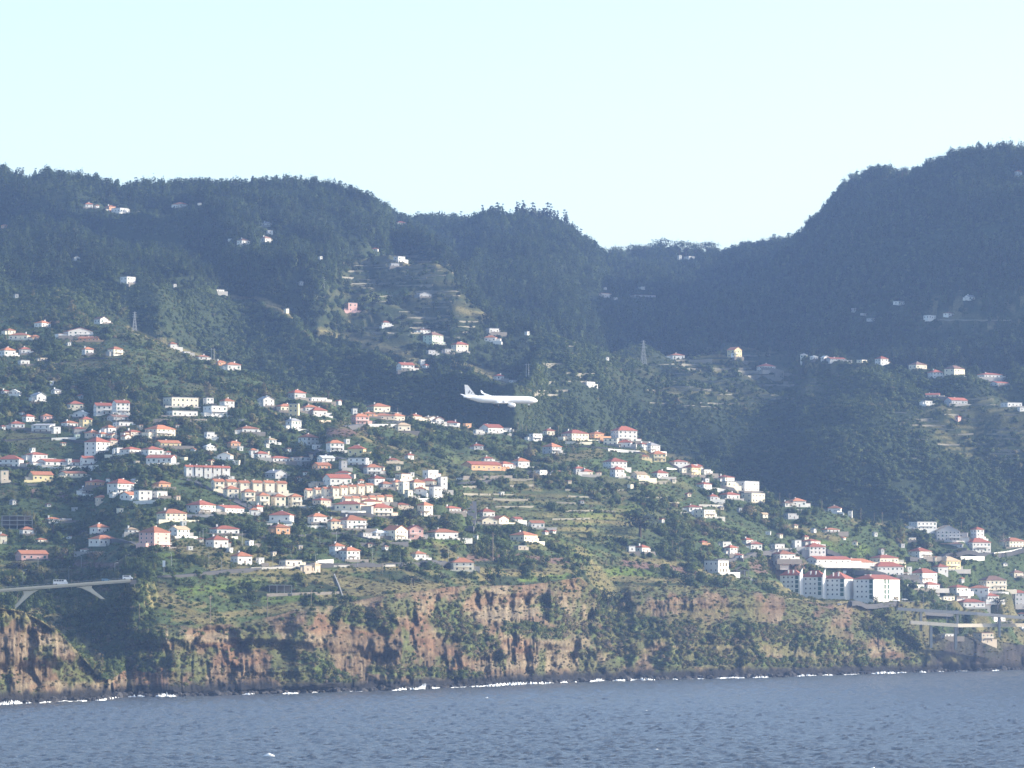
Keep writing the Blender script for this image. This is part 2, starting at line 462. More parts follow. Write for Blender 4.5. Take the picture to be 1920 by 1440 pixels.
# ------------------------------------------------------------------ buildings
WALLC = {'w': ('white', (.72,.70,.655)), 'c': ('cream', (.78,.70,.54)), 'y': ('yellow', (.72,.60,.33)), 'p': ('pink', (.76,.46,.40)), 'o': ('orange', (.70,.40,.22)),
         'g': ('grey', (.42,.42,.42)), 'b': ('beige', (.58,.49,.38)), 'r': ('red', (.62,.13,.11)), 'n': ('pale green', (.62,.70,.56))}
ROOFC = {'r': ('red', (.34,.110,.070)), 'o': ('orange', (.41,.165,.088)), 'd': ('brown', (.24,.14,.105)), 't': ('tan', (.46,.34,.22)), 'g': ('grey', (.30,.30,.31)), 'w': ('white', (.70,.70,.69))}
wall_m = {k: plain('plaster_' + v[0].replace(' ', '_'), v[1], .85, .15, .35) for k, v in WALLC.items()}
roof_m = {k: plain('roof_' + v[0], v[1], .85, .34, .6) for k, v in ROOFC.items()}
concrete_m = plain('concrete', (.36,.35,.33), .9, .15, .5)
stone_m = plain('stone_wall', (.20,.18,.16), .95, .3, .9)
trim_m = plain('white_trim', (.78,.78,.76), .7, .05)
metal_m = plain('grey_metal', (.34,.35,.36), .5, .1)
wood_m = plain('pole_wood', (.26,.21,.16), .9, .2)
door_m = plain('door_brown', (.14,.08,.05), .6, .2)
shutter_m = plain('shutter_green', (.05,.11,.08), .6, .2)
asphalt_m = plain('asphalt', (.085,.085,.09), .9, .12, .2)
glass_m, nt, b = newmat('window_glass')
b.inputs['Base Color'].default_value = (.020,.024,.030,1); b.inputs['Roughness'].default_value = .12

def unit_window(name, frame, pane):
    """1 x 1 window in the XZ plane facing -Y: proud frame, recessed pane and a mullion"""
    mb = MB(); t = .09
    mb.box(-.5, .5, -.05, .04, -.5, -.5 + t); mb.box(-.5, .5, -.05, .04, .5 - t, .5)
    mb.box(-.5, -.5 + t, -.05, .04, -.5 + t, .5 - t); mb.box(.5 - t, .5, -.05, .04, -.5 + t, .5 - t)
    mb.box(-.5 + t, .5 - t, -.012, .03, -.5 + t, .5 - t, 1)
    return mb.mesh(name, [frame, pane])
win_me = unit_window('window', trim_m, glass_m)
door_me = unit_window('door', trim_m, door_m)
shut_me = unit_window('shutter', shutter_m, shutter_m)
chim_mb = MB().box(-.35, .35, -.35, .35, -1.2, 1.0); chim_mb.box(-.45, .45, -.45, .45, 1.0, 1.18)
chim_me = chim_mb.mesh('chimney', trim_m)

def put(name, me, parent, loc, rz=0, sc=(1, 1, 1)):
    o = bpy.data.objects.new(name, me); COL.objects.link(o); o.parent = parent
    o.location = loc; o.rotation_euler = (0, 0, rz); o.scale = sc
    return o

def hip_roof(W, Dp, z0, Hr, ov=.45, th=.16):
    mb = MB(); a, c = W/2 + ov, Dp/2 + ov
    if W >= Dp: r0, r1 = (-(a - c), 0), ((a - c), 0)
    else: r0, r1 = (0, -(c - a)), (0, (c - a))
    e = [(-a,-c),(a,-c),(a,c),(-a,c)]
    vs = [(x, y, z0) for x, y in e] + [(x, y, z0 + th) for x, y in e] + [(r0[0], r0[1], z0 + Hr), (r1[0] + .01, r1[1] + .01, z0 + Hr)]
    if W >= Dp: top = [(4,5,9,8),(5,6,9),(6,7,8,9),(7,4,8)]
    else: top = [(4,5,8),(5,6,9,8),(6,7,9),(7,4,8,9)]
    return mb.add(vs, [(3,2,1,0),(0,1,5,4),(1,2,6,5),(2,3,7,6),(3,0,4,7)] + top)

def gable_roof(W, Dp, z0, Hr, along_x, ov=.4, th=.2):
    mb = MB(); a, c = W/2 + ov, Dp/2 + ov
    if along_x:
        k = Hr / (Dp/2)
        sec = [(-c, z0 - ov*k), (0, z0 + Hr), (c, z0 - ov*k)]
        lo = [(s[0], s[1]) for s in sec]; hi = [(s[0], s[1] + th) for s in sec]
        prof = [lo[0], lo[1], lo[2], hi[2], hi[1], hi[0]]
        s0 = [(-a, y, z) for y, z in prof]; s1 = [(a, y, z) for y, z in prof]
    else:
        k = Hr / (W/2)
        sec = [(-a, z0 - ov*k), (0, z0 + Hr), (a, z0 - ov*k)]
        lo = list(sec); hi = [(s[0], s[1] + th) for s in sec]
        prof = [lo[0], lo[1], lo[2], hi[2], hi[1], hi[0]]
        s0 = [(x, -c, z) for x, z in prof]; s1 = [(x, c, z) for x, z in prof]
    n = 6; vs = s0 + s1
    fs = [(i, (i+1) % n, n + (i+1) % n, n + i) for i in range(n)]
    fs += [(0,1,4,5),(1,2,3,4),(n+5,n+4,n+1,n),(n+4,n+3,n+2,n+1)]
    return mb.add(vs, fs)

ORD = ['', 'first','second','third','fourth','fifth','sixth','seventh','eighth','ninth','tenth','eleventh','twelfth','thirteenth','fourteenth','fifteenth','sixteenth','seventeenth','eighteenth','nineteenth','twentieth',
       'twenty-first','twenty-second','twenty-third','twenty-fourth','twenty-fifth','twenty-sixth','twenty-seventh','twenty-eighth','twenty-ninth','thirtieth']
BOXES = []   # (x0,x1,y0,y1,D) photo boxes of the buildings, for keeping plants off them
FOOT = []    # footprints (X, Y, r)
PADS = []    # level ground (X, Y, r, z)

def facade(t, W, Dp, Hw, floors, yaw, w_px, door=True, dense=1.0):
    """windows and doors on the two faces that look seaward"""
    fh = Hw / floors
    ww, wh = min(1.25, W * .2), min(1.35, fh * .5)
    nf = max(1, min(6, int(round(W / 3.4 * dense))))
    if w_px < 14: nf = min(nf, 2)
    kf = 0
    for fl in range(floors):
        zc = fl * fh + fh * .56
        for i in range(nf):
            xx = -W/2 + W * (i + .5) / nf
            if door and fl == 0 and i == nf // 2 and w_px >= 16:
                put('door', door_me, t, (xx, -Dp/2 - .02, min(1.05, fh*.42) + .02), 0, (min(1.0, ww), 1, min(2.1, fh*.8)))
                continue
            put('window', win_me if (i * 7 + fl * 3 + int(W * 10)) % 5 else shut_me, t, (xx, -Dp/2 - .02, zc), 0, (ww, 1, wh))
    if abs(yaw) > 8 and w_px >= 12:
        ns = max(1, min(3, int(round(Dp / 4.2))))
        sx = -1 if yaw > 0 else 1
        for fl in range(floors):
            for i in range(ns):
                yy = -Dp/2 + Dp * (i + .5) / ns
                put('window', win_me, t, (sx * (W/2 + .02), yy, fl * fh + fh * .56), sx * math.pi/2, (min(1.1, Dp*.2), 1, wh))

def building(x, yb, w, h, style='h', wall='w', roof='r', yaw=None, floors=None, lo='k5', hi='S1', name='house', dense=1.0, ratio=None, balcony=False, door=True):
    p = hit(x, yb, lo, hi); m_px = p.y / F
    Wt, H = w * m_px, h * m_px
    r = random.Random(int(x * 131 + yb * 17))
    if yaw is None: yaw = r.choice([24, 30, 36, 42, 34, -10, 46, 28, 50])
    th = math.radians(yaw); cs, sn = math.cos(th), abs(math.sin(th))
    q = ratio or r.uniform(.65, .95)
    W = Wt / (cs + q * sn); Dp = q * W
    if Dp > 11: Dp = 11.0; W = (Wt - Dp * sn) / cs
    if Dp < 3.2: Dp = 3.2; W = max(2.5, (Wt - Dp * sn) / cs)
    ctr = Vector((p.x * (1 + (W/2*sn + Dp/2*cs) / p.y), p.y + W/2 * sn + Dp/2 * cs, p.z))
    t = empty(name, ctr, th)
    if style in 'hgG': Hr = min(.36 * H, .27 * min(W, Dp) + .35) if style == 'h' else min(.36 * H, .24 * (Dp if style == 'G' else W))
    elif style == 's': Hr = min(.25 * H, .2 * Dp)
    else: Hr = .45
    Hw = H - Hr
    if floors is None: floors = max(1, min(5, int(round(Hw / 3.0))))
    mb = MB()
    mb.box(-W/2, W/2, -Dp/2, Dp/2, -6, Hw)
    if style in 'gG':   # gable ends
        if style == 'G': mb.add([(-W/2,-Dp/2,Hw),(-W/2,Dp/2,Hw),(-W/2,0,Hw+Hr-.02),(W/2,-Dp/2,Hw),(W/2,Dp/2,Hw),(W/2,0,Hw+Hr-.02)], [(0,2,1),(3,4,5),(0,3,5,2),(1,2,5,4)])
        else: mb.add([(-W/2,-Dp/2,Hw),(W/2,-Dp/2,Hw),(0,-Dp/2,Hw+Hr-.02),(-W/2,Dp/2,Hw),(W/2,Dp/2,Hw),(0,Dp/2,Hw+Hr-.02)], [(0,1,2),(3,5,4),(0,2,5,3),(1,4,5,2)])
    mb.build('wall', wall_m[wall], t)
    if style == 'h': hip_roof(W, Dp, Hw + .01, Hr).build('roof', roof_m[roof], t)
    elif style in 'gG': gable_roof(W, Dp, Hw + .03, Hr, style == 'G').build('roof', roof_m[roof], t)
    elif style == 's':
        k = .35
        mb = MB().add([(-W/2-k,-Dp/2-k,Hw+.01),(W/2+k,-Dp/2-k,Hw+.01),(W/2+k,Dp/2+k,Hw+.01),(-W/2-k,Dp/2+k,Hw+.01),(-W/2-k,-Dp/2-k,Hw+.2),(W/2+k,-Dp/2-k,Hw+.2),(W/2+k,Dp/2+k,Hw+Hr),(-W/2-k,Dp/2+k,Hw+Hr)],
                      [(3,2,1,0),(4,5,6,7),(0,1,5,4),(1,2,6,5),(2,3,7,6),(3,0,4,7)])
        mb.build('roof', roof_m[roof], t)
    else:
        mb = MB(); k = .12
        mb.box(-W/2-k, W/2+k, -Dp/2-k, Dp/2+k, Hw+.002, Hw+.16)
        for a in ((-W/2-k, W/2+k, -Dp/2-k, -Dp/2+.1), (-W/2-k, W/2+k, Dp/2-.1, Dp/2+k), (-W/2-k, -W/2+.1, -Dp/2+.1, Dp/2-.1), (W/2-.1, W/2+k, -Dp/2+.1, Dp/2-.1)):
            mb.box(a[0], a[1], a[2], a[3], Hw+.16, Hw+Hr)
        mb.build('roof', roof_m[roof] if roof in 'gwd' else wall_m[wall], t)
    facade(t, W, Dp, Hw, floors, yaw, w, door, dense)
    if style in 'hgG' and w >= 18 and r.random() < .75:
        put('chimney', chim_me, t, (W * r.uniform(-.3, .3), Dp * r.uniform(.05, .25), Hw + Hr * .75))
    if w >= 15 and r.random() < .8:      # garden terrace with its own wall
        tw_, td, thh = W * r.uniform(1.1, 2.0), r.uniform(2.2, 4.5), r.uniform(.5, 1.2)
        ox = r.uniform(-.2, .3) * W
        mb = MB().box(ox - tw_/2, ox + tw_/2, -Dp/2 - td, -Dp/2 - .004, -2.4, -.05)
        mb.box(ox - tw_/2, ox + tw_/2, -Dp/2 - td, -Dp/2 - td + .2, -.049, thh)
        mb.build('terrace', r.choice([wall_m[wall], concrete_m, stone_m, wall_m[wall], stone_m]), t)
    if w >= 16 and r.random() < .6:      # lean-to at the side
        s = r.choice([1, 1, -1]); aw, ah, ad = W * r.uniform(.25, .45), min(2.7, Hw * .75), Dp * r.uniform(.5, .8)
        x0, x1 = (W/2 + .003, W/2 + aw) if s > 0 else (-W/2 - aw, -W/2 - .003)
        ann = MB().box(x0, x1, -ad/2, ad/2, -4, ah).build('annex', wall_m[wall] if r.random() < .7 else concrete_m, t)
        MB().box(x0, x1 + .2 * s if s > 0 else x1, -ad/2 - .2, ad/2 + .2, ah + .002, ah + .18).build('annex_roof', roof_m[roof] if r.random() < .6 else concrete_m, ann)
    if balcony or (floors >= 2 and w >= 26 and r.random() < .55):
        bw = W * r.uniform(.45, .9); bx = (W - bw) / 2 * r.choice([-1, 1, 0]); fh = Hw / floors
        mb = MB().box(bx-bw/2, bx+bw/2, -Dp/2-1.3, -Dp/2-.003, fh-.18, fh)
        bal = mb.build('balcony', concrete_m if r.random() < .3 else trim_m, t)
        mb = MB().box(bx-bw/2, bx+bw/2, -Dp/2-1.3, -Dp/2-1.22, fh+.75, fh+.95)
        for i in range(int(bw / .9) + 1): mb.box(bx-bw/2+i*.9, bx-bw/2+i*.9+.08, -Dp/2-1.3, -Dp/2-1.22, fh+.004, fh+.75)
        mb.build('railing', trim_m, bal)
    BOXES.append((x - w/2, x + w/2, yb - h, yb, p.y)); FOOT.append((ctr.x, ctr.y, .5 * math.hypot(W, Dp))); PADS.append((ctr.x, ctr.y, .5 * math.hypot(W, Dp), p.z))
    return t, dict(W=W, Dp=Dp, Hw=Hw, Hr=Hr, floors=floors, D=p.y)

STY = {'h': 'hipped roof', 'g': 'gabled roof', 'G': 'gabled roof', 'f': 'flat roof', 's': 'sloping roof'}
def cluster(where, group, rows, lo='k5', hi='S1', noun='house', cat='house', name='house'):
    items = []
    for ln in rows.strip().splitlines():
        for it in ln.split(';'):
            tk = it.split()
            if not tk: continue
            x, yb, w, h = map(float, tk[:4]); st, wa, ro = tk[4][0], tk[4][1], tk[4][2]
            kw = {}
            for o in tk[5:]:
                k, v = o.split('='); kw[k] = float(v)
            if 'floors' in kw: kw['floors'] = int(kw['floors'])
            items.append((x, yb, w, h, st, wa, ro, kw))
    items.sort(key=lambda t: t[0])
    n = len(items)
    for i, (x, yb, w, h, st, wa, ro, kw) in enumerate(items):
        small = w <= 12  # narrow houses and garden huts alike, named apart from the wider houses
        if lo in ('k5', 'k4', 'kBv') and not small: w *= 1.13; h *= 1.07
        t, d = building(x, yb, w, h, st, wa, ro, lo=lo, hi=hi, name='small_building' if small else name, **kw)
        place = (ORD[i+1] if i < (n+1)//2 else ORD[n-i]) + (' from left ' if i < (n+1)//2 else ' from right ')
        if n == 1: place = ''
        if place.startswith('first'): place = 'leftmost ' if i == 0 else 'rightmost '
        rf = STY[st] if st in 'fs' else ROOFC[ro][0] + ' ' + STY[st]
        tag(t, '%s %s with %s, %s%s' % (WALLC[wa][0], 'hut' if small else noun, rf, place, where), 'small_building' if small else cat, group)

# x  ybase  width  height  (roof style, wall, roof colour) in photo pixels
cluster('in high forest under left skyline', 'houses in the high forest', '''
163 390 18 11 hwo;179 389 9 6 hwo;204 392 20 8 hoo;224 400 35 11 fwg floors=1;337 389 27 11 hwo;372 385 7 5 fwg;6 428 14 8 hoo''', 'R3', 'SK')
cluster('of hamlet high on left mountain', 'houses of the hillside hamlet', '''
498 425 18 10 hwg;504 440 13 9 fwg;497 454 20 12 hwd;455 458 25 12 hwd;599 486 8 6 fwg;430 452 8 5 fwg''', 'P2v', 'SK')
cluster('scattered on wooded left mid-slope', 'houses scattered on the wooded slope', '''
141 489 14 9 gwg;238 533 28 15 fwg;325 538 7 6 fwg;409 549 20 7 fwg floors=1;536 587 10 9 fcg;28 559 8 8 fgg;563 535 10 8 ggg''', 'S1v', 'SK')
cluster('on hilltop below lattice pylon, far left', 'houses on the left hilltop', '''
78 614 27 13 hwo;16 626 20 10 hco;36 638 36 14 hco;64 637 14 9 hoo;188 607 24 13 gwd;145 633 50 18 gwr;166 641 34 10 Goo;12 668 28 17 hwo;45 665 20 14 hwr;43 684 20 9 fwg;77 677 20 6 fbt
163 665 20 14 hwo;215 667 25 17 hco;127 648 8 7 fwg''')
cluster('on spur right of lattice pylon', 'houses on the left spur', '''
322 651 15 12 hwo;348 662 14 5 fwg;378 674 22 9 hwo;412 684 18 10 hoo;433 694 32 15 hwo''')
cluster('in upper left houses row', 'upper row on the left slope', '''
26 741 15 10 gww;9 738 16 7 hwr;71 753 26 16 gwg;104 738 17 9 hwg;140 768 28 16 hcr;152 783 25 12 gww;52 791 20 14 hwr;86 788 20 12 hpo;30 804 28 14 hwr;4 804 12 7 hwr;160 801 22 19 hyr;130 801 28 12 hwo''')
cluster('below large white two-part house, left', 'houses below the large white house', '''
80 812 36 18 swg;104 814 16 14 fwg;147 809 22 8 hbr;220 788 36 10 Ggd;230 800 34 9 fwg;204 812 24 15 hwo;144 823 12 10 fng;173 821 26 14 hbo;191 821 20 11 hwo;211 822 18 9 gco;236 825 18 10 gco;248 817 28 11 hbr''')
cluster('under the wide cream block', 'houses under the cream block', '''
300 819 50 22 hco;314 839 45 13 Gyo;392 823 18 13 fwg;391 844 18 10 hww;438 838 22 11 hoo;422 863 26 14 gwt;464 813 38 14 hwo;474 853 14 12 hwo;482 814 9 8 fwg''')
cluster('in second left row, by tall mast', 'second row on the left slope', '''
182 853 42 32 hwr;210 836 18 14 hbr;221 849 16 10 fwg;245 851 36 13 hwr;285 854 38 17 hwr;314 853 12 8 hwr;302 868 48 14 Gwr;20 877 40 23 hwr;67 861 38 13 hwr''')
cluster('above leftmost brown field', 'row above the brown field', '''
112 874 76 13 Gwr floors=1;163 873 24 17 Gwr;136 894 48 10 Gco floors=1;76 903 42 18 Gyo;6 904 18 21 fbg''')
cluster('beside dark sloping street, left', 'houses by the sloping street', '''
181 913 38 14 hor;163 926 24 12 hwg;226 926 44 27 hwr;191 943 22 14 hbo;243 937 32 14 Gwo;268 939 30 19 fwg;304 916 28 14 hoo;298 933 28 12 fwg;377 963 48 24 hwr;427 962 54 14 Gwr;322 978 50 23 hco;476 967 16 14 hwo''')
cluster('around bare concrete frame, lower left', 'houses by the concrete frame', '''
50 1004 24 16 hwo;5 1019 16 18 hco;76 1018 20 9 hco;98 979 22 9 hwo;121 979 24 7 fgg;187 1001 32 18 hwo;193 1024 46 20 hwo;171 1038 34 11 hwd;246 1001 22 12 hwt;60 1051 56 18 Gpo''')
cluster('beside tall pink block', 'houses by the pink block', '''
336 1008 34 20 Gwt;421 1004 50 18 hwr;407 1027 38 22 hwr;453 1058 36 22 hwo;468 1023 14 10 fwg;488 1058 14 12 fwg''')
cluster('right of wide cream block', 'houses right of the cream block', '''
556 749 30 18 hgr;590 754 40 9 fwg;498 762 28 18 gwg;634 759 12 9 gwr;536 772 40 15 hco;551 783 18 25 fyg;580 773 28 14 hwo;595 781 32 17 hwr;550 806 26 21 hwg''')
cluster('on grassy slope left of spur', 'houses on the grassy slope', '''
507 832 20 11 hwt;499 839 10 8 fwg;578 835 34 21 hwo;596 842 20 9 fwg;628 847 30 21 hwo;669 855 30 20 hyr;672 874 34 15 fwg;643 879 14 15 fgg;611 866 30 11 Gww;566 873 28 16 fgd;521 867 40 12 hwr;489 860 24 14 hwr;603 881 32 13 Goo;517 897 36 15 ggg''')
cluster('above cream terrace rows', 'houses above the terrace rows', '''
632 909 48 19 Gwr;643 896 26 13 hwr;598 913 28 10 fbg;698 891 30 20 hwo;706 908 28 16 hwr;767 861 16 11 hwr;736 868 18 9 hbr''')
cluster('packed at foot of grassy spur', 'houses at the foot of the spur', '''
755 900 26 12 fcd;771 894 10 9 fwg;807 896 26 14 fwr;743 918 22 18 hco;722 917 22 14 hgo;781 915 28 16 hco;803 913 26 16 hcr;830 921 16 26 fwg;816 935 22 22 fwg;757 926 18 22 fcg;766 933 14 14 fcg;788 925 16 12 hwo''')
cluster('in row under cream terraces', 'row under the terraces', '''
603 946 30 12 hbr;655 958 48 18 hcr;690 951 46 16 hcr;712 969 44 24 hcr;752 953 24 10 hbr;797 969 26 26 hco;845 961 34 12 hgr;484 961 16 14 hwr''')
cluster('in middle row above main road', 'middle row above the main road', '''
528 981 40 22 hwr;595 983 32 20 hwo;659 993 50 26 hwo;626 993 22 20 hco;524 1001 36 18 hoo;712 1007 28 12 hww;742 1013 40 26 gco;776 1011 32 24 gpr;829 1011 54 19 hwo;684 1007 24 8 fgg''')
cluster('standing alone near main road', 'houses near the main road', '''
632 1041 26 22 hwo;656 1052 34 25 hwo;784 1048 26 14 hwo;866 1071 40 24 hco yaw=14 floors=2;545 1062 38 12 fcg floors=1;574 1072 20 12 fbg;592 1074 16 18 hbt''', 'k4', 'S1')
cluster('on sunlit shelf behind the aircraft tail', 'row on the sunlit shelf', '''
675 796 30 20 hpo;664 777 12 12 fwg;709 774 40 18 hco;690 782 24 10 hoo;716 787 44 12 hbo;743 790 28 15 hco;777 782 24 12 hco;806 788 30 13 gwt;822 792 18 15 gwo;845 791 30 13 hwr;876 798 14 9 foo;755 810 26 17 hct;921 813 40 17 Gwr;896 815 16 10 fwg;950 809 16 8 fwg''')
cluster('in green hollow right of spur', 'houses in the green hollow', '''
894 843 22 11 hgr;913 866 20 10 hwr;903 889 66 16 Gor floors=1;945 879 30 14 hwr;976 877 30 18 hwo;1035 851 32 20 hgo;1002 827 26 14 fwg''', 'kBv', 'S1')
cluster('by steep lane in centre', 'houses by the steep lane', '''
911 971 30 17 hwr;913 986 34 16 gct;938 982 28 14 gco;1005 991 28 14 Gwo;968 979 20 9 Gwr;982 1017 46 20 hco;975 1031 22 8 fbg;1036 1000 10 7 hwr;1183 1036 14 12 fwg;1204 1036 24 14 hwr''')
cluster('along crest right of the aircraft', 'houses on the middle crest', '''
1029 812 20 12 hcr;1078 826 46 20 hcr;1118 821 26 12 hoo;1146 835 26 13 fcg;1170 829 44 29 hwr;1172 840 24 15 hwr;1222 846 28 18 hwg;1205 837 16 8 hwr;1233 866 28 20 hyo;1208 862 16 9 hyo''', 'kBv', 'S1')
cluster('in terraced gardens below middle crest', 'houses in the terraced gardens', '''
1153 879 40 20 hwr;1099 900 22 13 hcr;1157 907 24 19 hwr;1198 898 28 13 Gct;1237 897 28 15 hwr;1085 887 18 12 hwr;1012 931 24 9 fwg;1043 931 22 10 Gwd;1060 933 10 8 fwg''', 'kBv', 'S1')
cluster('stepping down the right-hand crest', 'houses stepping down the crest', '''
1272 873 30 11 hwr;1297 893 30 22 hyr;1307 879 18 14 hwr;1322 887 20 10 fwg;1281 888 14 10 fcg;1320 916 26 12 hwr;1324 904 12 8 fwg;1358 899 34 13 hwr;1366 913 26 10 fcg;1398 923 46 20 fwg;1412 943 40 18 fcg
1368 937 34 14 hwr;1336 939 18 12 hwr;1298 959 32 12 hwr;1321 971 36 15 fcg;1432 971 14 9 Gct''')
cluster('on low crest above apartments', 'houses on the low crest', '''
1494 949 30 16 hwo;1475 950 20 10 hwd;1565 957 24 14 hwo;1569 965 10 8 fwg;1594 971 9 14 fwg;1481 973 22 10 fgg;1490 990 12 8 hcd;1557 999 30 9 hwo;1525 999 8 8 gwg''')
cluster('left of apartments, by modern white house', 'houses by the modern house', '''
1370 1041 22 18 hwr;1382 1048 20 10 hwr;1414 1031 26 15 hwr;1401 1019 18 10 hwr;1358 1026 22 10 fwg;1318 1021 14 7 hor''', 'k4')
cluster('just uphill of long apartments', 'houses above the apartments', '''
1456 1029 26 9 fwg;1468 1051 40 18 hwo;1493 1027 16 14 fwg;1520 1023 32 12 hwr;1526 1039 38 20 hwr;1553 1058 76 14 Gwr floors=1;1605 1068 62 20 hwo;1657 1057 48 16 hcr;1662 1081 56 26 hwr''')
cluster('on right ridge below mountain', 'houses on the right ridge', '''
1708 1015 16 7 fcg;1724 1046 40 18 hwr;1730 993 46 15 fwg;1832 1013 22 24 hwr;1832 1036 44 26 hwr;1785 1029 40 13 hgd;1898 1027 44 18 hco;1806 1011 16 12 fgg''')
cluster('right of tall bright apartments', 'houses right of the apartments', '''
1703 1071 12 9 fwg;1731 1093 46 26 hwr;1762 1074 26 16 hwr;1778 1069 40 24 hyt;1742 1105 34 13 hwr;1905 1083 22 13 hcd;1860 1107 46 26 hcd;1795 1111 34 14 hwr;1835 1113 36 15 hwo;1855 1127 30 14 hwr;1818 1141 48 17 hwr;1908 1136 28 28 hgr
1772 1126 30 8 fcg''', 'k4')
cluster('by road at lower right edge', 'buildings by the lower right road', '''
1914 1157 16 9 hwo;1861 1166 46 10 fwg floors=1;1774 1196 34 8 fwg floors=1;1842 1206 38 20 fbd;1914 1179 18 10 fwg''', 'k2')
cluster('on terraced ridge of far right hill', 'houses on the far right ridge', '''
1378 646 28 20 gyo;1376 662 10 8 fwg;1437 645 35 16 hwr;1508 663 14 9 hwg;1527 667 15 8 hww;1548 676 16 9 gww;1567 657 38 7 Ggr floors=1;1654 684 25 17 hwr;1617 666 20 6 fcg;1268 671 32 12 hwo''', 'S1v', 'R3')
cluster('strung along far right hill slope', 'houses on the far right slope', '''
1722 693 34 15 hcd;1755 709 28 17 hwr;1791 706 40 22 hcd;1857 709 48 11 hwr;1875 723 38 8 Gwr;1750 746 28 9 Gbr;1793 759 44 14 Ggr floors=1;1738 758 22 7 fwg;1897 763 40 9 fwg;1797 789 12 10 hpr;1915 772 12 9 fwg''', 'S1v', 'R3')
cluster('dim in shade of right mountain', 'houses in the mountain shade', '''
1602 585 9 8 fgg;1620 592 11 5 fgg;1634 601 16 5 fgg;1687 571 22 7 fwg;1820 562 20 9 Gwg;1780 592 20 8 hwd;1745 598 24 8 fwg;1913 332 14 14 hwr''', 'R3v', 'SK')
cluster('on wooded saddle in centre distance', 'houses on the distant saddle', '''
1293 486 20 6 fwg;1275 487 9 9 fwg;1130 557 34 8 fgd;1134 543 8 5 fwg;1204 542 12 5 fwg;1206 558 48 6 fgd floors=1''', 'R3v', 'SK')
cluster('on terraced spur above the aircraft', 'houses on the terraced spur', '''
657 585 25 18 fpg;750 421 20 8 hwr;703 471 12 7 hwr;748 489 22 9 fwg;738 501 20 8 fgg;793 558 32 10 ggg;722 612 16 11 hwr''', 'P2', 'SK')
cluster('around green shoulder above the aircraft', 'houses on the green shoulder', '''
812 646 38 25 hnd;793 624 28 9 hwd;862 661 32 21 hcr;920 641 24 13 hwo;923 625 25 10 fwg;807 664 18 8 fgg;837 662 16 8 fgg;988 628 8 7 fwg;1070 654 10 6 fgg''', 'P2v', 'R3')
cluster('on low spur just above the aircraft', 'houses on the low spur', '''
760 696 34 17 Gwr;791 683 12 9 fwr;798 690 14 8 hwr;935 712 20 11 hwr;962 717 16 5 fwg;1101 723 30 8 fwg;1138 675 7 6 fwg''', 'S1v', 'R3')

_hr = random.Random(77)
def huts(where, group, pts, lo='k5', hi='S1'):
    cluster(where, group, ';'.join('%g %g %d %d %s%s%s' % (x, y, _hr.randint(8, 12), _hr.randint(6, 9), _hr.choice('fffgsh'), _hr.choice('wwwcgb'), _hr.choice('rogd')) for x, y in pts), lo, hi)
huts('among plots above tall mast, left', 'huts of the upper left plots', [(95,722),(150,748),(40,778),(118,836),(60,847),(128,869),(262,802),(256,870),(330,802),(345,863),(362,846),(395,871)])
huts('among plots below sloping street, left', 'huts of the lower left plots', [(205,902),(252,906),(332,938),(140,958),(225,962),(344,986),(376,1014),(430,1036),(356,1031),(130,1010),(24,946),(90,950)])
huts('among gardens around cream terraces', 'huts around the terraces', [(445,871),(450,846),(500,852),(540,846),(548,863),(586,859),(650,832),(692,871),(716,882),(745,882),(676,906),(560,901),(574,890),(512,1042),(562,1031),(692,1026),(722,1031)])
huts('among plots between centre and right crest', 'huts of the central plots', [(870,962),(892,1012),(1022,1002),(1066,906),(1122,891),(1182,916),(1262,906),(1290,931),(1352,956),(1386,961),(940,930),(1090,945),(1240,980)])
huts('among gardens uphill of apartments, right', 'huts of the right gardens', [(1440,1002),(1462,1008),(1510,1012),(1602,1022),(1652,1037),(1690,1027),(1750,1052),(1882,1061),(1872,1091),(1802,1091),(1640,1006),(1580,1012)])
# rows of stepped terrace units
def terrace(where, group, rows):
    for i, (x, yb, w, h, st, wa, ro, yaw) in enumerate(rows):
        t, d = building(x, yb, w, h, st, wa, ro, yaw=yaw, name='terraced_house', ratio=.9, dense=.9)
        n = len(rows); pl = 'leftmost' if i == 0 else 'rightmost' if i == n-1 else (ORD[i+1] + ' from left' if i < (n+1)//2 else ORD[n-i] + ' from right')
        tag(t, '%s terraced house, %s in %s' % (WALLC[wa][0], pl, where), 'terraced house', group)
terrace('white row at top of dark street', 'white terraced row', [(354 + 17*i, 894 + .5*i, 19, 22, 'G', 'w', 'r', 24) for i in range(5)])
terrace('stepped cream row, upper tier', 'stepped cream terrace, upper tier', [(408, 920, 26, 22, 'G', 'c', 'o', 28), (432, 921, 24, 22, 'G', 'c', 'o', 28), (456, 923, 24, 22, 'G', 'c', 'o', 28), (480, 925, 24, 24, 'G', 'c', 'o', 28), (503, 926, 24, 25, 'G', 'c', 'o', 28), (526, 928, 24, 26, 'G', 'c', 'o', 28)])
terrace('stepped cream row, lower tier', 'stepped cream terrace, lower tier', [(433, 934, 30, 24, 'h', 'c', 'o', 28), (465, 942, 28, 26, 'h', 'c', 'o', 28), (493, 950, 26, 27, 'h', 'c', 'o', 28), (522, 951, 28, 26, 'h', 'c', 'o', 28), (553, 950, 27, 25, 'h', 'c', 'o', 28)])
terrace('long cream row facing grove', 'long cream terrace', [(579 + 16*i, 937 - 1.4*i, 18, 21, 'G', 'c', 'o', 34) for i in range(8)])
terrace('short cream row with orange roof', 'short cream terrace', [(650 + 15.5*i, 946 - .6*i, 17, 15, 'G', 'c', 'o', 34) for i in range(6)])

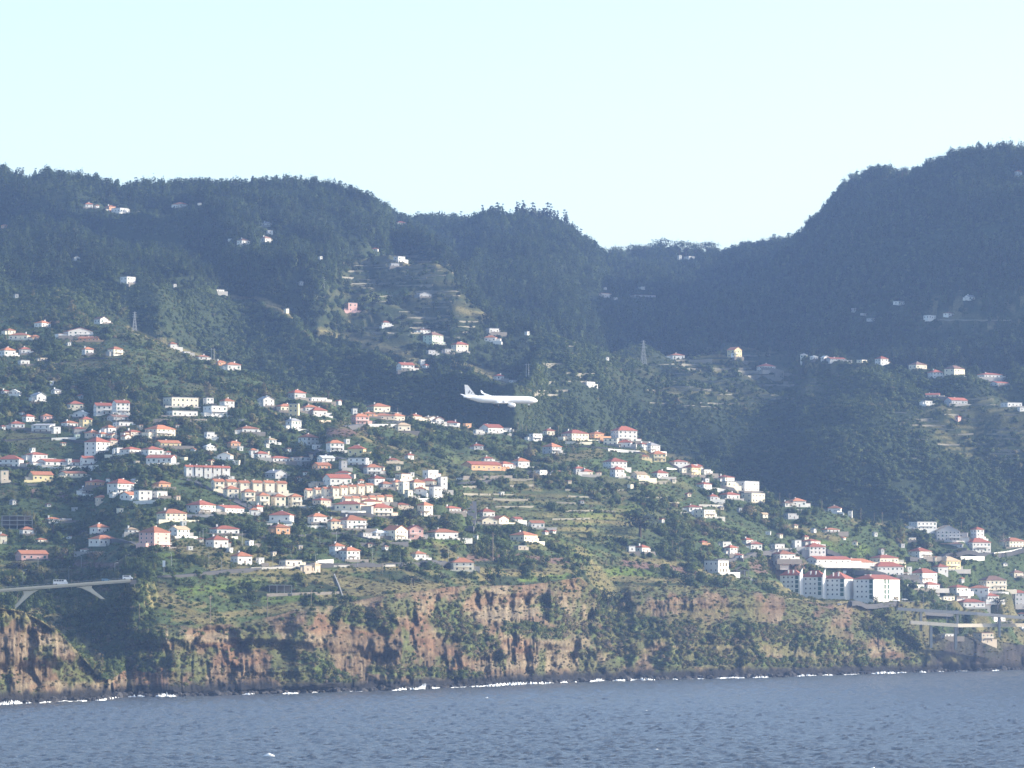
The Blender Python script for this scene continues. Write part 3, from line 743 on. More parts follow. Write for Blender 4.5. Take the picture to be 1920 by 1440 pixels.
# single large buildings
def big(label, cat, *a, **k):
    t, d = building(*a, **k); tag(t, label, cat); return t, d
t, d = big('large white house with two red roofs above village lane, upper left', 'house', 192, 777, 36, 22, 'G', 'w', 'r', 20, 2, balcony=True)
t, d = big('tall white gabled half of large two-part house, upper left', 'house', 226, 777, 34, 27, 'G', 'w', 'r', 28, 3, balcony=True)
t, d = big('wide cream block with long flat roof and row of dark windows', 'building', 338, 764, 66, 20, 'f', 'c', 'g', 36, 2, name='wide_building', dense=1.3)
t, d = big('white lower wing under wide cream block', 'building', 338, 782, 64, 13, 'f', 'w', 'g', 36, 1, name='lower_wing')
t, d = big('small white flat-roofed link between cream block and hipped house', 'building', 390, 760, 20, 15, 'f', 'w', 'g', 36, 2)
t, d = big('white hipped house at right end of cream block', 'house', 425, 767, 28, 21, 'h', 'w', 'o', 36, 2)
t, d = big('broad white building below hipped house beside cream block', 'building', 403, 782, 46, 22, 'f', 'w', 'g', 36, 2)
t, d = big('tall plain pink building with orange roof and few windows, lower left', 'building', 290, 1028, 58, 42, 'h', 'p', 'o', 52, 4, name='pink_building', dense=.5)
t, d = big('modern white house with big square windows on dry slope', 'house', 1343, 1076, 46, 26, 'f', 'w', 'g', 50, 2, lo='k4', ratio=1.1, door=False)
for i_, xx_ in enumerate((-.28, .0, .28)):
    for zz_ in (.28, .72): put('window', win_me, t, (xx_ * d['W'], -d['Dp']/2 - .035, zz_ * d['Hw']), 0, (d['W'] * .2, 1, d['Hw'] * .30))
t, d = big('wide grey building with glazed front and tan gabled roof, right', 'building', 1773, 1014, 52, 29, 'g', 'g', 't', 14, 3, name='glazed_building', dense=1.6)

# unfinished concrete frame
def frame(label, x, yb, w, h, floors, lo='k5', hi='S1', roof=False):
    p = hit(x, yb, lo, hi); m_ = p.y / F; W, H, Dp = w * m_, h * m_, 9.0
    t = empty('concrete_frame', (p.x, p.y + Dp/2, p.z), math.radians(10))
    for f in range(floors + 1): MB().box(-W/2, W/2, -Dp/2, Dp/2, f*H/floors - .25, f*H/floors + .05).build('slab', concrete_m, t)
    n = max(3, int(W / 4))
    for f in range(floors):
        for i in range(n + 1):
            for yy in (-Dp/2 + .4, Dp/2 - .4):
                xx = -W/2 + .3 + (W - .6) * i / n
                MB().box(xx-.2, xx+.2, yy-.2, yy+.2, f*H/floors + .051, (f+1)*H/floors - .251).build('column', concrete_m, t)
    MB().box(-W/2+.3, W/2-.3, Dp/2-1.6, Dp/2-1.4, .052, H-.252).build('rear_wall', stone_m, t)
    MB().box(-W/2+.2, W/2-.2, -Dp/2+.2, Dp/2-.2, -6, -.252).build('base', stone_m, t)
    if roof: gable_roof(W, Dp, H + .06, 2.0, False).build('roof', roof_m['t'], t)
    tag(t, label, 'building shell'); BOXES.append((x-w/2, x+w/2, yb-h, yb, p.y)); FOOT.append((p.x, p.y + Dp/2, W/2))
frame('unfinished grey concrete building shell at left edge', 30, 992, 58, 25, 3)
frame('unfinished gabled concrete shell right of modern white house', 1390, 1082, 24, 13, 1, 'k4', roof=True)
frame('dark open farm shelter above cliff, left of centre', 524, 1113, 44, 16, 1, 'k4')

# the apartment blocks on the right
def apartments():
    p = hit(1583, 1121, 'k4', 'S1'); m_ = p.y / F
    wl, rf = wall_m['w'], roof_m['r']
    t = empty('apartment_block', p, 0); tag(t, 'long stepped white apartment block, shaded front, three red roofs', 'apartments', 'white apartments')
    def unit(root, xl, base, w_f, w_s, eave, ridge, bay=True, side_cols=0, right_cols=0):
        """one unit: shaded front (normal turned left) and sunlit end wall (normal turned right)"""
        th = math.radians(-27)             # front normal points left of the camera
        q = hit((xl + w_f), base, 'k4', 'S1')
        cs, sn = math.cos(th), math.sin(th)
        W = w_f * m_ / cs; Dp = max(9.0, w_s * m_ / abs(sn))
        Hw = (base - eave) * m_; Hr = (eave - ridge) * m_
        o = bpy.data.objects.new('unit', None); COL.objects.link(o); o.parent = root
        o.location = Vector((((xl + w_f) - 960) / F * p.y, p.y, p.z + (1121 - base) * m_)) - Vector(root.location); o.rotation_euler = (0, 0, th)
        mb = MB().box(-W, 0, 0, Dp, -9, Hw); mb.build('wall', wl, o)
        hp = hip_roof(W, Dp, Hw + .01, Hr, .5)
        hp.v = [(x - W/2, y + Dp/2, z) for x, y, z in hp.v]; hp.build('roof', rf, o)
        fl = 4; fh = Hw / fl
        for k_ in range(5): e = Vector((-W * k_ / 4, Dp * .5, 0)); e.rotate(Matrix.Rotation(th, 3, 'Z')); [PADS.append((o.location.x + root.location.x + e.x, p.y + e.y - yo_, max(6, Dp * .5) if yo_ == 0 else 9, p.z + (1121 - base) * m_ - 1.5 - yo_ * .03)) for yo_ in (0, 16, 28, 40)]
        for f in range(fl):
            z = f * fh + fh * .55
            for i in range(3):
                put('window', win_me, o, (-W * .80 + W * .22 * i, -.02, z), 0, (1.25, 1, 1.3))
            if bay: put('window', shut_me, o, (-W * .13, -.02, z), 0, (W * .16, 1, fh * .8))
            if side_cols:
                for i in range(side_cols):
                    if i in (side_cols // 2 - 1, side_cols // 2): put('window', shut_me, o, (.02, Dp * (i + .5) / side_cols, z), math.pi/2, (Dp / side_cols * .5, 1, fh * .85))
                    else: put('window', win_me, o, (.02, Dp * (i + .5) / side_cols, z), math.pi/2, (1.15, 1, 1.1))
        for i in (.35, .6): put('chimney', chim_me, o, (-W * i, Dp * .15, Hw + Hr * .45), 0, (1, 1, 1.6))
        return o, W, Dp, Hw, Hr
    for (xl, base, wf, ws, ev, rg) in ((1463, 1112, 35, 6, 1079, 1068), (1504, 1117, 37, 6, 1082, 1069), (1545, 1119, 38, 19, 1085, 1071)):
        o, W, Dp, Hw, Hr = unit(t, xl, base, wf, ws, ev, rg)
        # white stepped fire wall between the units
        if xl < 1540:
            mb = MB().add([(.02,-.1,-6),(.5,-.1,-6),(.5,-.1,Hw+.5),(.02,-.1,Hw+.5),(.02,Dp*.5,-6),(.5,Dp*.5,-6),(.5,Dp*.5,Hw+Hr+.9),(.02,Dp*.5,Hw+Hr+.9)], [(0,1,2,3),(5,4,7,6),(1,5,6,2),(4,0,3,7),(3,2,6,7),(0,4,5,1)])
            mb.build('fire_wall', trim_m, o)
    t2 = empty('apartment_block', p + Vector((0, 0, 0)), 0); tag(t2, 'tall bright white apartment block, sunlit long side, right of the stepped block', 'apartments', 'white apartments')
    unit(t2, 1601, 1124, 36, 60, 1086, 1077, True, 8)
    for bx in ((1463, 1602, 1066, 1119, p.y - 30), (1601, 1698, 1074, 1126, p.y - 30)): BOXES.append(bx)
    for xx in (1480, 1522, 1563, 1602, 1640, 1680): 
        q = hit(xx, 1119, 'k4', 'S1'); FOOT.append(((xx - 960) / F * p.y, p.y + 8, 12))
apartments()
# ---- earth bank that carries the road on from the bridge
for xb_, yb_, Db_ in ((248,1087.3,2110),(256,1086.6,2124),(268,1085.8,2134)):
    for dd_ in (4,): PADS.append(((xb_ - 960) / F * Db_, Db_ + dd_, 4.5, float(unproj(xb_, yb_, Db_)[2]) - 1.1))
# ---- level ground cut for the buildings
for (X, Y, r, z) in PADS:
    xc = 960 + F * X / Y; dx = r * 2.2 * F / Y
    j0, j1 = np.searchsorted(xs, [xc - dx, xc + dx])
    sub = (slice(i4 + 1, iSK), slice(j0, j1))
    d = np.hypot(GX[sub] - X, GD[sub] - Y)
    w = 1 - smooth(r * 1.05, r * 2.0, d)
    GZ[sub] = GZ[sub] * (1 - w) + (z - .15) * w
PXx, PXy = proj(GX, GD, GZ)

# ---- ground colours (what the ground is: grass, dry grass, soil, rock; plus painted bay shade)
def capsule(pts, r):
    d = np.full(PXx.shape, 1e9)
    for (x0, y0), (x1, y1) in zip(pts[:-1], pts[1:]):
        vx, vy = x1 - x0, y1 - y0
        t = np.clip(((PXx - x0) * vx + (PXy - y0) * vy) / (vx*vx + vy*vy + 1e-9), 0, 1)
        d = np.minimum(d, np.hypot(PXx - x0 - t*vx, (PXy - y0 - t*vy) * 1.3))
    return 1 - smooth(r * .55, r * 1.25, d + (fbm(PXx / 22, PXy / 14, 77, 3) - .5) * r * 1.1)
dry_caps = [([(-100,1135),(60,1150),(110,1172),(180,1240)], 20), ([(330,1160),(470,1150),(560,1135)], 9), ([(600,1118),(740,1105),(830,1095)], 11), ([(880,1070),(1010,1075),(1050,1070)], 9),
            ([(1190,1052),(1290,1062),(1370,1085)], 11), ([(1460,1112),(1540,1130),(1610,1150)], 9), ([(640,795),(700,824),(770,858),(835,895)], 12), ([(425,558),(490,567),(545,592)], 11),
            ([(600,624),(680,642),(760,664),(790,684)], 11), ([(855,682),(900,698),(940,716)], 10), ([(240,615),(330,655),(440,690)], 7), ([(650,490),(850,500)], 5), ([(860,580),(930,598)], 8),
            ([(640,1070),(760,1062)], 8), ([(270,1125),(380,1135)], 7), ([(960,910),(1000,908)], 6), ([(1480,990),(1570,1010)], 9), ([(1190,845),(1290,862)], 6), ([(1050,860),(1120,848)], 12),
            ([(1600,976),(1720,990)], 6), ([(180,1085),(260,1082)], 6), ([(460,790),(560,800)], 10), ([(1080,975),(1160,980)], 6), ([(420,745),(470,760)], 8), ([(1150,1085),(1300,1090)], 8)]
soil_caps = [([(140,1058),(250,1062)], 8), ([(880,1046),(980,1044),(1060,1052)], 8), ([(1170,1055),(1300,1072)], 8), ([(1420,1062),(1500,1060)], 18), ([(620,810),(660,812)], 9), ([(60,925),(140,935)], 12),
              ([(1500,1130),(1620,1150)], 7)]
green_caps = [([(740,1020),(960,1012)], 9), ([(1000,1000),(1100,1040)], 12), ([(1080,975),(1200,955)], 16), ([(240,1045),(330,1040)], 8), ([(500,1125),(620,1115)], 10), ([(1150,1072),(1220,1082)], 14), ([(1520,1020),(1620,1030)], 14),
              ([(340,1110),(470,1095)], 12), ([(980,1085),(1060,1080)], 8), ([(680,560),(760,545)], 9)]
dry = np.zeros_like(PXx); soil = np.zeros_like(PXx); grn = np.zeros_like(PXx)
vis_rows = (RK <= NK)[:, None]
for p, r in dry_caps: dry = np.maximum(dry, capsule(p, r))
for p, r in soil_caps: soil = np.maximum(soil, capsule(p, r))
for p, r in green_caps: grn = np.maximum(grn, capsule(p, r))
dry = np.maximum(dry, riser * .9)
dry = np.maximum(dry, tm * smooth(.4, .62, fbm(GX / 26, GZ / 4.5, 83, 3)) * .3)
dry = np.maximum(dry, bank * smooth(.45, .62, fbm(GX / 30, GD / 22, 87, 3)) * .9)
dry = np.maximum(dry, ((np.arange(NR) > i5) & (np.arange(NR) < iS1))[:, None] * smooth(.60, .72, fbm(GX / 34, GD / 34, 91, 3)) * .4)

def C(*c): return np.array(c)[None, None, :]
fn = fbm(GX / 9, GD / 9 + GZ / 6, 101, 3)[..., None]
base = C(.034,.048,.022) * (.6 + .8 * fn)
town = ((np.arange(NR) > i5) & (np.arange(NR) <= iS1))[:, None, None]
field = ((np.arange(NR) > i4) & (np.arange(NR) <= iS1))[:, None] * smooth(.50, .58, fbm(GX / 48, GD / 40, 95, 3))
base = np.where(town, C(.055,.078,.034) * (.7 + .6 * fn), base)
base = base + (C(.070,.098,.038) * (.75 + .5 * fn) - base) * field[..., None]
colr = base
colr = colr + (C(.10,.14,.035) * (.7 + .6 * fn) - colr) * grn[..., None]
colr = colr + (C(.165,.145,.066) * (.6 + .8 * fn) - colr) * dry[..., None]
colr = colr + (C(.16,.105,.085) * (.7 + .6 * fn) - colr) * soil[..., None]
# rock colours by stratum
st = fbm(ARC / 120, GZ / 7.0, 111, 3)[..., None]
rn = fbm(ARC / 7, GZ / 9, 117, 4)[..., None]
fine = fbm(ARC / 2.2, GZ / 5, 119, 3)[..., None]
red = smooth(.56, .70, fbm(ARC / 26 + 3, GZ / 6, 123, 3))[..., None]
rock = C(.122,.086,.055) * (.5 + 1.0 * rn) * (.45 + 1.1 * fine)
rock = rock + (C(.21,.17,.11) * (.5 + 1.0 * fine) - rock) * smooth(.50, .68, st) * .8
strk = smooth(.52, .66, fbm(ARC / 1.3 + .05 * GZ, GZ / 13, 127, 2))[..., None] * rugged[..., None]
rock = rock + (C(.27,.22,.15) - rock) * strk * .38
rock = rock + (C(.16,.085,.05) * (.5 + 1.0 * fine) - rock) * red * .5
veg = smooth(.50, .62, fbm(ARC / 20, GZ / 14, 131, 4) + .05 * smooth(960, 1250, PXx) - .10 * np.exp(-((PXx-900)/120)**2))[..., None]
rock = rock + (C(.075,.095,.035) * (.6 + .8 * fn) - rock) * veg * .8
bay_shade = smooth(1722, 1748, PXx + (GZ - 15) * .8)[..., None] * .85  # right-hand bay cliff: its deep shade painted into the rock colour
rock = rock + (C(.040,.038,.038) * (.6 + .8 * fine) - rock) * bay_shade
# plants that carpet parts of the face
gcaps = [([(1130,1075),(1140,1150),(1160,1190)], 26), ([(1200,1178),(1330,1192),(1480,1190)], 26), ([(1100,1180),(1180,1230)], 22), ([(1480,1200),(1600,1215)], 20), ([(1250,1225),(1420,1235)], 16), ([(1390,1180),(1420,1240)], 22), ([(840,1160),(900,1210)], 34), ([(640,1150),(720,1170)], 26), ([(580,1240),(640,1280)], 20), ([(1640,1170),(1700,1210)], 26),
         ([(1500,1190),(1560,1230)], 24), ([(1020,1130),(1060,1170)], 20), ([(230,1140),(290,1230)], 34), ([(960,1180),(1050,1190)], 18), ([(700,1255),(900,1270)], 12), ([(1230,1240),(1700,1245)], 14)]
gc = np.zeros_like(PXx)
for p_, r_ in gcaps: gc = np.maximum(gc, capsule(p_, r_))
rock = rock + (C(.085,.115,.038) * (.55 + .9 * fine) - rock) * gc[..., None] * .85
olive = smooth(.45, .62, fbm(ARC / 30, GZ / 8, 141, 3))[..., None] * smooth(1000, 1200, PXx)[..., None]
rock = rock + (C(.125,.115,.052) * (.55 + .9 * fine) - rock) * olive * .7
wet = (1 - smooth(3.5, 8.0, GZ + (fbm(ARC / 5, GZ / 5, 137, 2) - .5) * 4))[..., None]
rock = rock + (C(.022,.021,.022) - rock) * wet
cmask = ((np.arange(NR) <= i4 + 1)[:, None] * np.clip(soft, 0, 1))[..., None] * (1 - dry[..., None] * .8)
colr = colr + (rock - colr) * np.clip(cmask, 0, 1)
colr = np.clip(colr, .01, .6)

idx = np.arange(NR * NX).reshape(NR, NX)
Qd = np.stack([idx[:-1, :-1], idx[:-1, 1:], idx[1:, 1:], idx[1:, :-1]], -1).reshape(-1, 4)
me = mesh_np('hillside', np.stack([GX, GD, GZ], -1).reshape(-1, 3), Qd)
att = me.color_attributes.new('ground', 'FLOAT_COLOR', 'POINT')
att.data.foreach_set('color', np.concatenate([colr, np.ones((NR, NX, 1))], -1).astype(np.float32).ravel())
m, nt, b = newmat('hill_ground')
at = nt.nodes.new('ShaderNodeAttribute'); at.attribute_name = 'ground'
gp = nt.nodes.new('ShaderNodeNewGeometry')
nz = nt.nodes.new('ShaderNodeTexNoise'); nz.inputs['Scale'].default_value = .55; nz.inputs['Detail'].default_value = 6; nz.inputs['Roughness'].default_value = .7
nt.links.new(gp.outputs['Position'], nz.inputs['Vector'])
mr = nt.nodes.new('ShaderNodeMapRange'); mr.inputs['From Min'].default_value = .3; mr.inputs['From Max'].default_value = .7
mr.inputs['To Min'].default_value = .55; mr.inputs['To Max'].default_value = 1.45
nt.links.new(nz.outputs['Fac'], mr.inputs['Value'])
vm = nt.nodes.new('ShaderNodeVectorMath'); vm.operation = 'SCALE'
nt.links.new(at.outputs['Color'], vm.inputs[0]); nt.links.new(mr.outputs[0], vm.inputs['Scale'])
nt.links.new(vm.outputs[0], b.inputs['Base Color'])
b.inputs['Roughness'].default_value = .95; b.inputs['Specular IOR Level'].default_value = .1
bp = nt.nodes.new('ShaderNodeBump'); bp.inputs['Strength'].default_value = .8; bp.inputs['Distance'].default_value = 1.2
nt.links.new(nz.outputs['Fac'], bp.inputs['Height']); nt.links.new(bp.outputs[0], b.inputs['Normal'])
me.materials.append(m)
hill = link(bpy.data.objects.new('hillside_terrain', me)); tag(hill, kind='structure')

# ------------------------------------------------------------------ roads, walls, bridges
def drape(pts, lo, hi, n=10):
    """photo polyline -> points on the land"""
    out = []
    for (x0, y0), (x1, y1) in zip(pts[:-1], pts[1:]):
        k = max(2, int(abs(x1 - x0) / n) + 1)
        for i in range(k):
            t = i / k; out.append(hit(x0 + (x1 - x0) * t, y0 + (y1 - y0) * t, lo, hi))
    out.append(hit(pts[-1][0], pts[-1][1], lo, hi))
    return out

def smooth_pts(P, it=3):
    P = [Vector(p) for p in P]
    for _ in range(it):
        P = [P[0]] + [(P[i-1] + P[i] * 2 + P[i+1]) / 4 for i in range(1, len(P)-1)] + [P[-1]]
    return P

def road(pts, width, lo='k4', hi='S1', name='road', lift=.35, it=9):
    P = smooth_pts(drape(pts, lo, hi), it)
    mb = MB(); n = len(P); vs = []
    for i, p in enumerate(P):
        d = (P[min(i+1, n-1)] - P[max(i-1, 0)]); d.z = 0; d.normalize()
        s = Vector((-d.y, d.x, 0)) * width / 2
        z = max(ground(p.x, p.y), ground(p.x + s.x, p.y + s.y) - .6, ground(p.x - s.x, p.y - s.y) - .6, p.z) + lift
        for q, dz in ((p - s, 0), (p + s, 0), (p + s, -3), (p - s, -3)): vs.append((q.x, q.y, z + dz))
    secs = [vs[i*4:i*4+4] for i in range(n)]
    mb.ring(secs)
    return tag(mb.build(name, asphalt_m), kind='structure')

road([(232,1087),(300,1082),(400,1074),(480,1066),(560,1062),(640,1060),(720,1060),(800,1058),(880,1058)], 5.5)
road([(344,898),(380,912),(420,930),(460,948),(500,966)], 7, 'k5')
road([(878,1005),(884,985),(888,965),(884,945)], 6, 'k5')
road([(1545,1044),(1570,1050),(1600,1060)], 6, 'k5')
road([(1590,1137),(1650,1141),(1720,1146),(1790,1150)], 5.5, 'k2', it=90)
road([(255,775),(300,783),(380,785),(470,782),(540,786)], 5, 'k5')
road([(600,1019),(680,1020),(760,1020)], 5, 'k5')

for rp, rw in [([(0,908),(80,908),(150,904),(230,932),(310,936)], 4), ([(110,985),(200,1006),(270,1030),(330,1010)], 4), ([(480,1006),(560,1004),(640,998),(700,1012)], 4), ([(560,958),(640,964),(740,972),(800,974)], 4),
               ([(640,800),(700,792),(780,794),(880,804),(960,814)], 4.5), ([(1040,836),(1110,838),(1180,846),(1240,868),(1310,896),(1380,926),(1430,946)], 4.5), ([(1450,1034),(1500,1044),(1600,1072),(1690,1088),(1770,1104)], 5),
               ([(1700,1050),(1770,1044),(1850,1040),(1920,1032)], 5), ([(0,690),(80,686),(170,670),(240,674)], 4), ([(440,816),(520,842),(600,848),(680,878)], 4), ([(860,908),(930,900),(1000,884)], 4), ([(1340,1052),(1400,1046),(1450,1034)], 4.5),
               ([(0,826),(90,820),(180,830),(260,828),(330,842)], 4), ([(1690,714),(1760,714),(1840,714),(1920,718)], 4)]:
    road(rp, rw, 'k5' if rp[0][1] > 730 else 'k5', 'S1' if rp[0] != (1690,714) else 'R3', lift=.25)

def wall_run(pts, h_m, mat, label, lo='k4', hi='S1', name='retaining_wall', cat='wall', group=None, thick=.6, down=3.0):
    P = smooth_pts(drape(pts, lo, hi, 8), 2)
    mb = MB(); n = len(P); secs = []
    for i, p in enumerate(P):
        d = (P[min(i+1, n-1)] - P[max(i-1, 0)]); d.z = 0; d.normalize()
        s = Vector((-d.y, d.x, 0)) * thick / 2
        secs.append([tuple(p - s + Vector((0,0,-down))), tuple(p + s + Vector((0,0,-down))), tuple(p + s + Vector((0,0,h_m))), tuple(p - s + Vector((0,0,h_m)))])
    o = mb.ring(secs).build(name, mat)
    return tag(o, label, cat, group)

wall_run([(286,796),(350,797),(384,796)], 3.6, stone_m, 'grey retaining wall under left half of wide cream block', 'k5')
wall_run([(385,796),(460,795)], 3.2, concrete_m, 'pale retaining wall under right half of wide cream block', 'k5')
wall_run([(66,884),(120,884),(184,880)], 2.6, wall_m['w'], 'long white garden wall below long red-roofed house, left', 'k5')
wall_run([(596,1058),(625,1056)], 2.2, wall_m['w'], 'white yard wall left of pair of white houses by main road', 'k4')
wall_run([(470,1068),(600,1064),(780,1062)], 1.1, concrete_m, 'low grey roadside wall below pair of white houses', 'k4')
wall_run([(868,900),(960,899)], 2.6, stone_m, 'grey wall below long red-roofed building in green hollow', 'k5')
wall_run([(490,464),(521,464)], 1.6, concrete_m, 'pale wall below highest hamlet on left mountain', 'P2v', 'SK')
wall_run([(1428,658),(1470,659)], 4.0, stone_m, 'tall stone terrace under hipped house on far right ridge', 'S1v', 'R3')
wall_run([(1863,1043),(1890,1040),(1915,1034)], 2.6, wall_m['w'], 'sloping white wall under cream house at right edge', 'k5')
wall_run([(1800,1050),(1845,1050)], 2.6, wall_m['w'], 'white terrace wall under white multi-roofed house, right', 'k5')
wall_run([(1402,1085),(1425,1097)], 1.2, concrete_m, 'stepped pale wall running down from gabled concrete shell', 'k4')
wall_run([(500,1118),(560,1116),(636,1114)], 1.4, stone_m, 'dark plot wall in front of open farm shelter', 'k4')
wall_run([(627,1080),(636,1100),(644,1124)], 1.2, concrete_m, 'thin boundary wall running downhill to cliff edge', 'k4')
wall_run([(1310,950),(1360,951)], 1.6, concrete_m, 'grey terrace wall below crest houses on right', 'k5')
wall_run([(1265,965),(1300,966)], 1.8, concrete_m, 'grey wall left of cream flat-roofed house on right crest', 'k5')
wall_run([(1700,1108),(1745,1108)], 1.8, stone_m, 'dark wall right of tall bright apartments', 'k4')
wall_run([(0,880),(66,884)], 2.4, stone_m, 'grey wall below red-roofed house at left edge', 'k5')
wall_run([(195,395),(250,400),(268,397)], 1.4, concrete_m, 'pale wall below houses in high forest', 'R3', 'SK')
for (x0, y0, x1, y1, mt, hh, lb) in [(96,826,142,824,'w',1.6,'white garden wall below slanted white house, left village'), (196,858,232,858,'c',1.8,'cream wall below tall white red-roofed house, left'), (276,874,336,872,'w',1.5,'white wall below long red roof near left centre'), (150,930,182,932,'w',1.5,'white wall left of two-storey red-roofed house by sloping street'),
    (250,946,292,944,'w',2.0,'white wall below flat-roofed house by sloping street'), (350,970,400,970,'g',1.6,'grey wall below white hipped house by sloping street'), (400,1010,446,1010,'w',1.2,'white wall below red-roofed house beside pink building'), (500,986,548,988,'g',1.4,'grey wall below hipped house in middle row'),
    (570,990,612,990,'w',1.4,'white wall below orange-roofed house in middle row'), (560,956,640,955,'g',2.0,'long grey wall under long cream terrace'), (640,962,700,964,'w',1.6,'white wall under cream red-roofed house below terraces'), (720,900,750,904,'g',1.6,'grey wall at foot of grassy spur'), (780,940,828,940,'w',1.8,'white wall under houses at foot of grassy spur'),
    (690,800,770,800,'g',1.8,'grey wall under houses on sunlit shelf'), (790,800,860,801,'g',1.8,'grey wall at right end of sunlit shelf'), (540,790,620,792,'b',1.4,'brown wall below houses right of wide cream block'), (1060,832,1110,834,'c',1.8,'cream wall below long house on middle crest'), (1140,846,1200,850,'w',1.8,'white wall below tallest house on middle crest'),
    (1250,880,1290,886,'w',1.4,'white wall beside yellow house on right-hand crest'), (1340,918,1400,930,'w',1.6,'white wall below modern flat-roofed house on right-hand crest'), (1480,958,1520,960,'g',1.4,'grey wall below orange-roofed house on low crest'), (1450,1056,1500,1058,'w',1.4,'white wall below orange-roofed house above apartments'),
    (1580,1074,1640,1076,'w',1.4,'white wall below long orange roof above apartments'), (1700,1100,1760,1102,'w',1.6,'white wall below two-storey house right of apartments'), (1840,1112,1890,1114,'w',1.6,'white wall below brown-roofed cream house, right'), (1770,1016,1830,1020,'g',1.6,'grey wall below glazed grey building'), (20,880,60,884,'w',1.3,'white wall below leftmost red-roofed house')]:
    wall_run([(x0, y0), ((x0+x1)/2, (y0+y1)/2), (x1, y1)], hh, wall_m[mt], lb, 'k5', 'S1', name='garden_wall', thick=.4)
# farming terrace walls on the hills: short pale dry-stone lines
tw = [(650,508,690,509),(700,502,832,500),(655,540,700,541),(680,560,750,552),(640,520,662,521),(820,592,860,594),(820,602,905,604),(815,612,890,613),(812,622,880,624),(655,533,760,531),(770,520,800,521),(660,703,600,704),
      (1250,668,1300,671),(1260,690,1350,694),(1240,700,1330,705),(1370,696,1440,698),(1360,704,1470,708),(1290,714,1380,716),(1380,722,1440,723),(1230,725,1300,727),(1260,660,1330,664),(1470,716,1530,718),
      (1860,806,1915,808),(1850,814,1900,816),(1865,822,1915,823),(1830,832,1880,834),(1700,787,1760,790),(1880,846,1918,848),(1840,860,1870,862),(1210,731,1240,733),(1060,642,1100,644),(1066,650,1112,654),(700,692,740,694),(840,700,865,701),
      (1000,738,1050,742),(930,596,900,592),(1760,600,1900,601),(1640,772,1700,775)]
_tr = random.Random(41)
for (ax0, ax1, ay0, ay1, dy) in ((648,862,480,636,9), (1215,1490,668,768,7.5), (1650,1915,748,862,9), (1000,1120,642,738,18), (1030,1290,905,985,14), (860,1000,900,960,12)):
    yy = ay0
    while yy < ay1:
        for _ in range(2):
            xx = _tr.uniform(ax0, ax1 - 40); ll = _tr.uniform(25, 75); tw.append((xx, yy + _tr.uniform(-1, 1), min(xx + ll, ax1), yy + _tr.uniform(-2, 2)))
        yy += dy * _tr.uniform(.8, 1.25)
for i, (x0, y0, x1, y1) in enumerate(sorted(tw)):
    where = 'on terraced spur above the aircraft' if x0 < 950 else 'below right-hand ridge houses' if x0 < 1540 else 'on far right farm slope'
    if x0 >= 950 and x0 < 1120: where = 'beside aircraft nose on dark slope'
    village = y0 > 895
    if village: where = 'in green plots below middle crest'
    wall_run([(x0, y0), ((x0+x1)/2, (y0+y1)/2 + .4), (x1, y1)], .5 + .7 * rnd.random(), plain('dry_stone', (.22,.205,.165), .95, .25, .8) if i == 0 else bpy.data.materials['dry_stone'],
             'pale dry-stone terrace wall ' + where, 'k5' if village else 'S1v', 'S1' if village else 'SK', name='terrace_wall', group='dry-stone walls ' + where, thick=.8)

